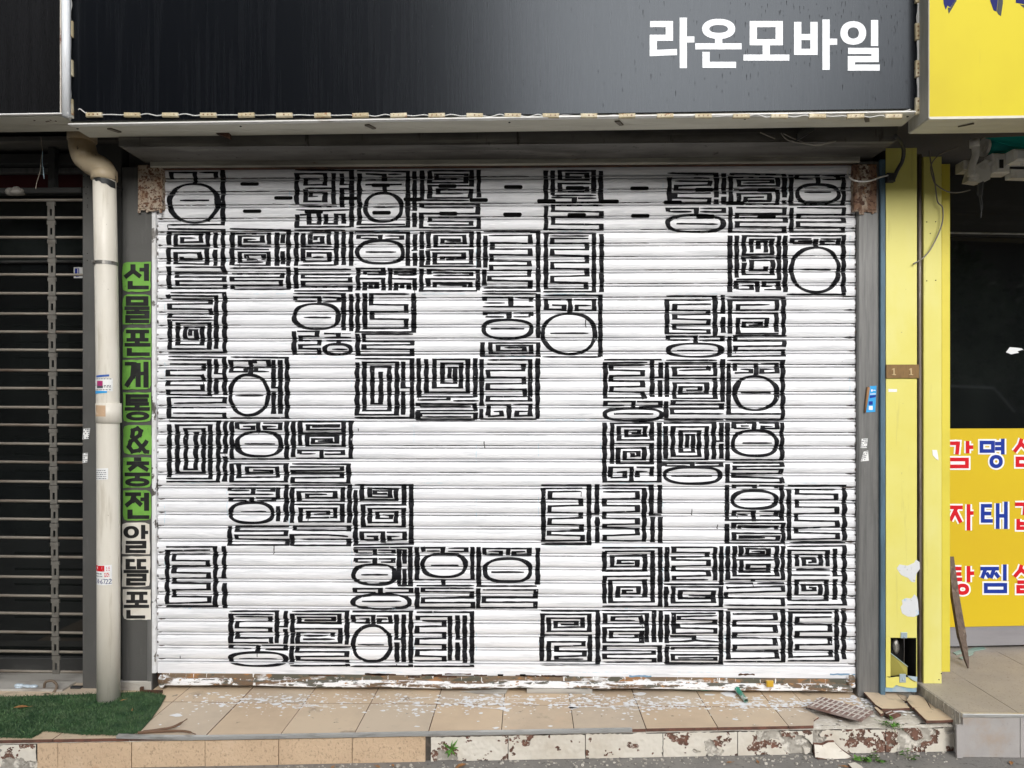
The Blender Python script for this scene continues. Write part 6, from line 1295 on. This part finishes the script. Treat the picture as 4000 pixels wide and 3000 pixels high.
plate('broken_tile', [(1200, 975), (1222, 926), (1300, 920), (1345, 938), (1372, 980), (1400, 1030), (1250, 1036)], ZT + 0.015, 0.010, 'cracked beige tile beside the foot of the stone step', 'broken tile', [m_tile, m_clay], (0.006, 0.004, 0, 0, 0, 0, 0.006), gb)
plate('broken_tile', [(1352, 940), (1390, 975), (1480, 1030), (1408, 1030), (1380, 978)], ZT + 0.008, 0.009, 'narrow beige tile splinter by the stone step', 'broken tile', [m_tile, m_clay], None, gb)
plate('broken_tile', [(1260, 1046), (1400, 1040), (1530, 1040), (1642, 1128), (1500, 1136), (1370, 1142)], ZT + 0.012, 0.011, 'loose beige tile nearest the street, by the stone step', 'broken tile', [m_tile, m_clay], (0.010, 0.006, 0, 0, 0, 0.002), gb)
o = plate('broken_tile', [(990, 1060), (1030, 1045), (1150, 1080), (1075, 1110)], ZT + 0.016, 0.010, 'small square brown tile fragment with raised grid', 'broken tile', [m_clay, m_clay], None, gb)
Q_ = [Vector(G(*zpx(u, v), ZT + 0.0165)) for u, v in ((990, 1060), (1030, 1045), (1150, 1080), (1075, 1110))]
for t0 in (0.33, 0.66):
    for (a, c, dd) in ((Q_[0].lerp(Q_[3], t0), Q_[1].lerp(Q_[2], t0), (Q_[3] - Q_[0]).normalized() * 0.0015),):
        b = MB(); b.prism([a + dd, a - dd, c - dd, c + dd], (0, 0, 0.002)); b.build('back_rib', m_whiteclay, o)
plate('broken_tile', [(918, 1022), (940, 1022), (1000, 1072), (975, 1082)], ZT + 0.014, 0.010, 'thin beige tile sliver beside the small grid fragment', 'broken tile', [m_tile, m_clay], None, gb)
# fallen riser chunk leaning at the foot of the step
ck = thing('fallen_tile', 'large cracked white riser tile fallen against the step', 'broken tile', G(*zpx(560, 1540), 0), gb)
def onf(u, v, y): return W(*zpx(u, v), y)
yb_ = fy(1.4)
pts = [(400, 1345), (470, 1352), (520, 1328), (575, 1325), (590, 1345), (640, 1395), (735, 1462), (728, 1490), (660, 1500), (640, 1512), (600, 1528), (530, 1546), (430, 1540), (408, 1470)]
front = [onf(u, v, yb_ - 0.018 - 0.035 * (v - 1325) / 220) for u, v in pts]
front = [(p_[0], p_[1], max(p_[2], 0.003)) for p_ in front]
b = MB(); b.prism(front, (0, 0.013, 0.003), 0, 1); b.build('slab', [m_glaze, m_clay], ck)
for cr in ([(400, 1420), (480, 1405), (560, 1412), (640, 1400)], [(470, 1352), (490, 1420), (520, 1480), (530, 1546)], [(480, 1405), (440, 1470), (408, 1475)]):
    b = MB(); b.tube([(lambda p_: (p_[0], p_[1] - 0.0004, max(p_[2], 0.004)))(onf(u, v, yb_ - 0.018 - 0.035 * (v - 1325) / 220)) for u, v in cr], 0.0011, 5); b.build('crack', m_clay, ck)
plate('fallen_tile', [(690, 1508), (752, 1498), (800, 1525), (830, 1552), (730, 1552)], 0.012, 0.010, 'smaller white tile fragment lying beside the large fallen one', 'broken tile', [m_glaze, m_clay], None, gb)

def weed(px, py, z, n, L, label, seed, y=None, broad=False, hang=False, up=1.0):
    r = random.Random(seed); base = Vector(G(px, py, z)) if y is None else Vector(W(px, py, y))
    t = thing('weed', label, 'plant', tuple(base), 'weeds growing from the step')
    bl = MB(); bs = MB()
    for i in range(n):
        a = r.uniform(0, 6.28); ln = L * r.uniform(0.5, 1.1); dirv = Vector((math.cos(a) * 0.9, math.sin(a) * 0.5 - 0.25, (r.uniform(0.3, 1.1) * up) if not hang else r.uniform(-0.9, 0.5)))
        dirv.normalize(); tip = base + dirv * ln
        bs.tube([base, base + dirv * ln * 0.5 + Vector((0, 0, 0.1 * ln)), tip], 0.0009, 5)
        m = 2 if broad else 5
        for k in range(m):
            c = base.lerp(tip, 0.35 + 0.65 * (k + 1) / m); aa = r.uniform(0, 6.28)
            lw = (0.014 if broad else 0.0058) * r.uniform(0.7, 1.2); ll = (0.024 if broad else 0.015) * r.uniform(0.7, 1.3)
            d1 = Vector((math.cos(aa), math.sin(aa) * 0.7, r.uniform(-0.3, 0.6))).normalized(); d2 = d1.cross(Vector((r.uniform(-0.3, 0.3), 0.5, 1))).normalized()
            if c.z < z + 0.001: c.z = z + 0.002
            nrm = d1.cross(d2).normalized() * lw * 0.25
            bl.poly([c, c + d1 * ll * 0.35 + d2 * lw + nrm, c + d1 * ll * 0.75 + d2 * lw * 0.7 + nrm, c + d1 * ll, c + d1 * ll * 0.75 - d2 * lw * 0.7 + nrm, c + d1 * ll * 0.35 - d2 * lw + nrm])
    bs.build('stem', m_stem, t); bl.build('leaves', m_leaf, t, fix=False)
def blades(px, py, y, label, seed):
    r = random.Random(seed); base = Vector(W(px, py, y)); t = thing('weed', label, 'plant', tuple(base), 'weeds growing from the step')
    for (u, v, w) in ((1790, 2886, 4), (1730, 2903, 4), (1792, 2918, 5), (1735, 2945, 4), (1748, 2962, 5), (1780, 2955, 4), (1768, 2890, 3)):
        e = Vector(W(u, v, y - r.uniform(0.004, 0.02))); d = e - base; s = Vector((-d.z, 0, d.x)).normalized() * w * 0.0011; m = base + d * 0.5 + Vector((0, -0.012, 0.006))
        b = MB(); b.poly([base + s * 0.4, m + s, e, m - s, base - s * 0.4]); b.build('leaf', m_leaf, t, fix=False)
blades(1763, 2928, fy(-0.3) - 0.004, 'bright green long-leaved weed growing in the broken riser', 3)
weed(*zpx(1060, 1175), ZT, 14, 0.055, 'small trailing weed hanging over the broken riser edge', 5, y=fy(1.7) - 0.002, hang=True)
weed(*zpx(820, 1490), 0.003, 6, 0.035, 'broad-leaved weed right beside the fallen white tile', 6, broad=True, up=0.7)
weed(*zpx(960, 1480), 0.003, 6, 0.04, 'broad-leaved weed under the middle of the broken risers', 7, broad=True, up=0.7)
weed(*zpx(1205, 1465), 0.003, 5, 0.04, 'broad-leaved weed nearest the stone step on the ground', 8, broad=True, up=0.7)
weed(*zpx(1430, 965), ZT + 0.005, 9, 0.028, 'tiny weed at the left edge of the stone step, farthest back', 9)
weed(*zpx(1590, 1060), ZT + 0.005, 10, 0.04, 'tiny weed in the gap beside the stone step, nearest the street', 10)
weed(*zpx(1640, 1030), ZT + 0.02, 7, 0.045, 'upright sprig standing over the edge of the stone step', 11)
# litter
b = MB(); P_ = [G(2640, 2692, ZT + 0.02), G(2850, 2682, ZT + 0.035), G(2875, 2668, ZT + 0.05), G(2880, 2690, ZT + 0.03), G(2760, 2698, ZT + 0.012)]
b.prism(P_, (0, 0.004, -0.002)); b.tube([G(2878, 2690, ZT + 0.03), G(2895, 2712, ZT + 0.016), G(2915, 2738, ZT + 0.012)], [0.012, 0.011, 0.010], 10, cap=False)
tag(b.build('plastic_strip', m_gplastic), 'crumpled green and white plastic strip under the shutter bar', 'plastic strip')
b = MB(); b.prism([G(2812, 2706, ZT + 0.004), G(2855, 2698, ZT + 0.004), G(2880, 2704, ZT + 0.004), G(2868, 2722, ZT + 0.004), G(2835, 2718, ZT + 0.004)], (0, 0, -0.002)); tag(b.build('paper_scrap', m_splat), 'white paper scrap beside the green plastic strip', 'paper')
c = W(3008, 2672, -0.04); b = MB(); b.bbox(c[0] - 0.016, c[0] + 0.016, -0.045, -0.03, c[2] - 0.014, c[2] + 0.014, 0.004); tag(b.build('amber_tag', m_yplastic), 'small amber plastic tag hanging at the shutter bar', 'tag')
b = MB(); b.prism([G(1800, 2700, ZT + 0.004), G(1985, 2690, ZT + 0.012), G(1975, 2708, ZT + 0.006), G(1860, 2708, ZT + 0.003)], (0, 0, -0.002)); tag(b.build('wood_sliver', m_ledge), 'pale wooden wedge under the shutter, left of the long slat', 'wood piece')
a = G(2058, 2708, ZT + 0.001); c = G(2312, 2702, ZT + 0.001); b = MB(); b.box(a[0], c[0], a[1], a[1] + 0.02, ZT + 0.001, ZT + 0.022); tag(b.build('driftwood_piece', M('grey driftwood', (0.42, 0.40, 0.36), 0.8, 0, [((0.28, 0.26, 0.23), 8.0, (0.6, 4, 6), 0.45, 0.65, 6)], 0.3)), 'long pale wooden slat lying under the shutter bar', 'wood piece')
a = G(2556, 2692, ZT + 0.001); c = G(2625, 2690, ZT + 0.001); b = MB(); b.box(a[0], c[0], a[1], a[1] + 0.015, ZT + 0.001, ZT + 0.012); tag(b.build('wood_block', m_ledge), 'short pale block under the shutter, left of the green plastic', 'wood piece')
for i, (P_, lab) in enumerate(((((560, 2858), (610, 2852), (680, 2838), (731, 2808)), 'dark curved bark strip lying on the beige tiles'), (((540, 2862), (640, 2856), (720, 2856), (764, 2868)), 'thin bark strip lying along the metal edge'))):
    b = MB(); b.tube(curve([G(u, v, ZT + 0.006 + 0.003 * k) for k, (u, v) in enumerate(P_)], 5), [0.006] * 8 + [0.005] * 5 + [0.002] * 3, 6); tag(b.build('bark_strip', m_twig), lab, 'bark')
def leaf(px, py, z, L, a, label, seed):
    r = random.Random(seed); c = Vector(G(px, py, z)); d = Vector((math.cos(a), math.sin(a), 0)); s = Vector((-d.y, d.x, 0)); b = MB()
    rows = [(-1, 0.02), (-0.5, 0.35), (0, 0.45), (0.5, 0.3), (1, 0.02)]
    for (t0, w0), (t1, w1) in zip(rows, rows[1:]):
        for sg_ in (-1, 1):
            b.poly([c + d * L * t0, c + d * L * t1, c + d * L * t1 + s * L * w1 * sg_ + Vector((0, 0, L * 0.3 * w1)), c + d * L * t0 + s * L * w0 * sg_ + Vector((0, 0, L * 0.3 * w0))])
    b.tube([c + d * L, c + d * L * 1.5 + Vector((0, 0, 0.002))], 0.0008, 4)
    tag(b.build('dead_leaf', m_dead), label, 'leaf', 'dead leaves on the ground and mat')
leaf(82, 2762, ZT + 0.018, 0.03, 0.2, 'curled orange leaf on the turf at the far left', 1)
leaf(480, 2735, ZT + 0.014, 0.012, 0.7, 'small yellow leaf on the turf beside the pipe foot', 2)
leaf(516, 2774, ZT + 0.014, 0.010, 2.0, 'tiny brown leaf on the turf right of the pipe', 3)
for i, (px, py, L) in enumerate(((375, 2996, 0.018), (1300, 2996, 0.012), (1475, 2994, 0.014), (1800, 2992, 0.028), (1535, 2990, 0.012), (2850, 2978, 0.014), (2960, 2976, 0.014), (3300, 2994, 0.016), (3950, 2980, 0.018))):
    leaf(px, py, 0.006, L, i * 1.3, ('dead leaf on the ground below the left sandy risers', 'dead leaf below the fourth sandy riser', 'pale dead leaf left of the big one near mid step', 'largest dead leaf on the ground near mid step', 'small dead leaf beside the pale one', 'dead leaf below the white risers, left one of two', 'dead leaf below the white risers, right one of two', 'orange leaf beside the fallen white tile', 'dead leaf before the stone step')[i], 10 + i)
# bracket and rubbish by the grille
a = W(552, 2724, -0.06); c = W(636, 2682, -0.06); b = MB(); b.box(a[0], c[0], -0.075, -0.06, a[2] + 0.001, c[2] - 0.015); b.box(a[0], a[0] + 0.012, -0.075, -0.06, c[2] - 0.0145, c[2]); tag(b.build('iron_bracket', m_rustdk), 'rusty brown iron bracket at the foot of the pillar', 'bracket')
bg_ = MB(); rr = random.Random(12)
for i in range(7):
    c = W(125 + rr.uniform(-45, 45), 2672 + rr.uniform(-6, 8), -0.01); bg_.ell((c[0], c[1] - 0.02, c[2]), (rr.uniform(0.012, 0.03), 0.012, rr.uniform(0.004, 0.010)), 8, 5)
tag(bg_.build('plastic_wrapper', m_bag, None, True), 'pale blue plastic wrapper on the sill behind the grille', 'litter')
b = MB(); b.tube(curve([W(172, 2690, -0.03), W(178, 2665, -0.04), W(205, 2660, -0.05), W(222, 2680, -0.05), W(205, 2708, -0.06), W(160, 2728, -0.08), W(110, 2735, -0.10), W(135, 2722, -0.09), W(190, 2712, -0.08), W(185, 2740, -0.1)], 6), 0.006, 7); tag(b.build('frayed_rope', m_rope, None, True), 'tangled brown rope at the foot of the grille', 'rope')
b = MB(); a = W(278, 2692, -0.01); b.bbox(a[0], a[0] + 0.05, -0.02, 0.0, a[2] - 0.003, a[2] + 0.014, 0.003); tag(b.build('latch_block', m_blackwire), 'small black latch block on the sill beside the pillar', 'latch')
# crumbs of mortar and grit on step edge and pavement
b = MB(); rc = random.Random(77)
for i in range(900):
    if i < 420:
        x = rc.uniform(xw0 + 1.4, xw1); y = fy(x) - 0.004 - abs(rc.gauss(0, 0.05)); z = 0.0
    elif i < 620: x = rc.uniform(xw0 + 1.2, xr_(900)); y = fy(x) + rc.uniform(0.004, 0.02); z = ZT - 0.012
    else: x = rc.uniform(jx[-2], xw1); y = rc.uniform(fy(x) + 0.01, 0.0); z = ZT - 0.012
    r_ = abs(rc.gauss(0, 0.0028)) + 0.0012; b.ell((x, y, z + r_ * 0.4), (r_ * rc.uniform(0.8, 1.6), r_, r_ * 0.7), 5, 3)
o = b.build('grit', m_mortar, None); o['kind'] = 'stuff'
# ------------------------------------------------------------------ the other side of the street, seen only in reflections
g = MB(); g.poly([(-60, -12.3, 0.004), (60, -12.3, 0.004), (60, -4.2, 0.004), (-60, -4.2, 0.004)])
struct(g.build('road', M('dark asphalt', (0.05, 0.05, 0.05), 0.9, 0, [((0.07, 0.068, 0.065), 3.0, U, 0.45, 0.7, 6)], 0.4, 60)))
ob = thing('opposite_building', 'dark brown building across the street, mirrored in the black sign', 'building', (-9, -17, 0))
b = MB(); b.box(-34, -1.5, -30, -17, 0, 16); b.build('wall', m_opp, ob)
wm = MB(); wm.box(-0.7, 0.7, 0.0, 0.06, 0, 1.5); wme = wm.mesh('window', m_glass)
for i in range(9):
    for j in range(4): link('window', wme, ob, (-31 + i * 3.4, -17.0, 2.2 + j * 3.2))
b = MB(); b.box(-1.2, 40, -34, -24, 0, 9.0); o = b.build('added_backdrop', m_opp, ob)  # unseen building added behind the trees so the window reflects dark
rT = random.Random(40)
for i, (x, y, h) in enumerate(((2.5, -13.0, 5.6), (7.5, -13.4, 5.2), (12.5, -13.0, 5.8), (17.5, -13.5, 5.4), (23, -13, 5.6))):
    t = thing('street_tree', ('leafy street tree across the road, first beside the brown building', 'leafy street tree across the road, second from the brown building', 'leafy street tree across the road, third from the brown building', 'leafy street tree across the road, fourth from the brown building', 'leafy street tree across the road, farthest from the brown building')[i], 'tree', (x, y, 0), 'street trees across the road')
    b = MB(); b.tube([(x, y, 0), (x + 0.1, y, 1.2), (x - 0.05, y, 2.4), (x + 0.1, y + 0.1, h * 0.8)], [0.16, 0.13, 0.11, 0.03], 8)
    for k in range(6):
        a = k * 1.05; b.tube([(x, y, 1.7 + 0.25 * k), (x + math.cos(a) * 0.9, y + math.sin(a) * 0.9, 2.5 + 0.3 * k)], [0.06, 0.02], 6)
    b.build('trunk', m_bark, t)
    b = MB()
    for k in range(2600):
        a = rT.uniform(0, 6.28); u = rT.random() ** 0.4; ph = rT.uniform(-1, 1); cz = h * 0.62
        r_ = u * 2.3 * (1 + 0.2 * math.sin(3 * a + i)); c = Vector((x + r_ * math.cos(a) * math.sqrt(1 - ph * ph), y + r_ * 0.9 * math.sin(a) * math.sqrt(1 - ph * ph), cz + u * h * 0.4 * ph))
        d1 = Vector((rT.gauss(0, 1), rT.gauss(0, 1), rT.gauss(0, 1))).normalized() * 0.13; d2 = d1.cross(Vector((rT.gauss(0, 1), rT.gauss(0, 1), rT.gauss(0, 1)))).normalized() * 0.09
        b.poly([c - d1, c + d2, c + d1, c - d2])
    b.build('crown', m_foli, t, fix=False)
# parked car across the road
cr = thing('parked_car', 'black saloon car parked across the road, mirrored in the shop window', 'car', (11.6, -11.0, 0))
cx, cy = 11.6, -11.0
body = [(-2.3, 0.35), (2.3, 0.35), (2.32, 0.7), (2.1, 0.86), (1.2, 0.95), (0.55, 1.38), (-0.75, 1.42), (-1.55, 1.0), (-2.2, 0.95), (-2.34, 0.75)]
b = MB(); b.prism([(cx + u, cy + 0.86, w) for u, w in [(p_[0], p_[1] * 1.38) for p_ in body]], (0, -1.72, 0)); b.build('body', m_car, cr)
for s in (0.865, -0.865):
    b = MB(); b.prism([(cx + u, cy + s, w * 1.38) for u, w in ((0.95, 0.98), (0.5, 1.31), (-0.7, 1.34), (-1.3, 1.0))], (0, 0.004, 0)); b.build('side_window', m_glass, cr)
    b = MB(); b.tube([(cx + u, cy + s, w * 1.38) for u, w in ((1.05, 0.97), (0.53, 1.35), (-0.73, 1.38), (-1.42, 1.0))], 0.03, 6); b.build('window_trim', m_alu, cr)
for u in (-1.4, 1.4):
    for s in (0.8, -0.8):
        b = MB(); b.tube([(cx + u, cy + s - 0.1, 0.33), (cx + u, cy + s + 0.1, 0.33)], 0.33, 20); o = b.build('wheel', m_rub, cr)
        b = MB(); b.tube([(cx + u, cy + s - 0.11, 0.33), (cx + u, cy + s + 0.11, 0.33)], 0.2, 14); b.build('rim', m_alu, o)
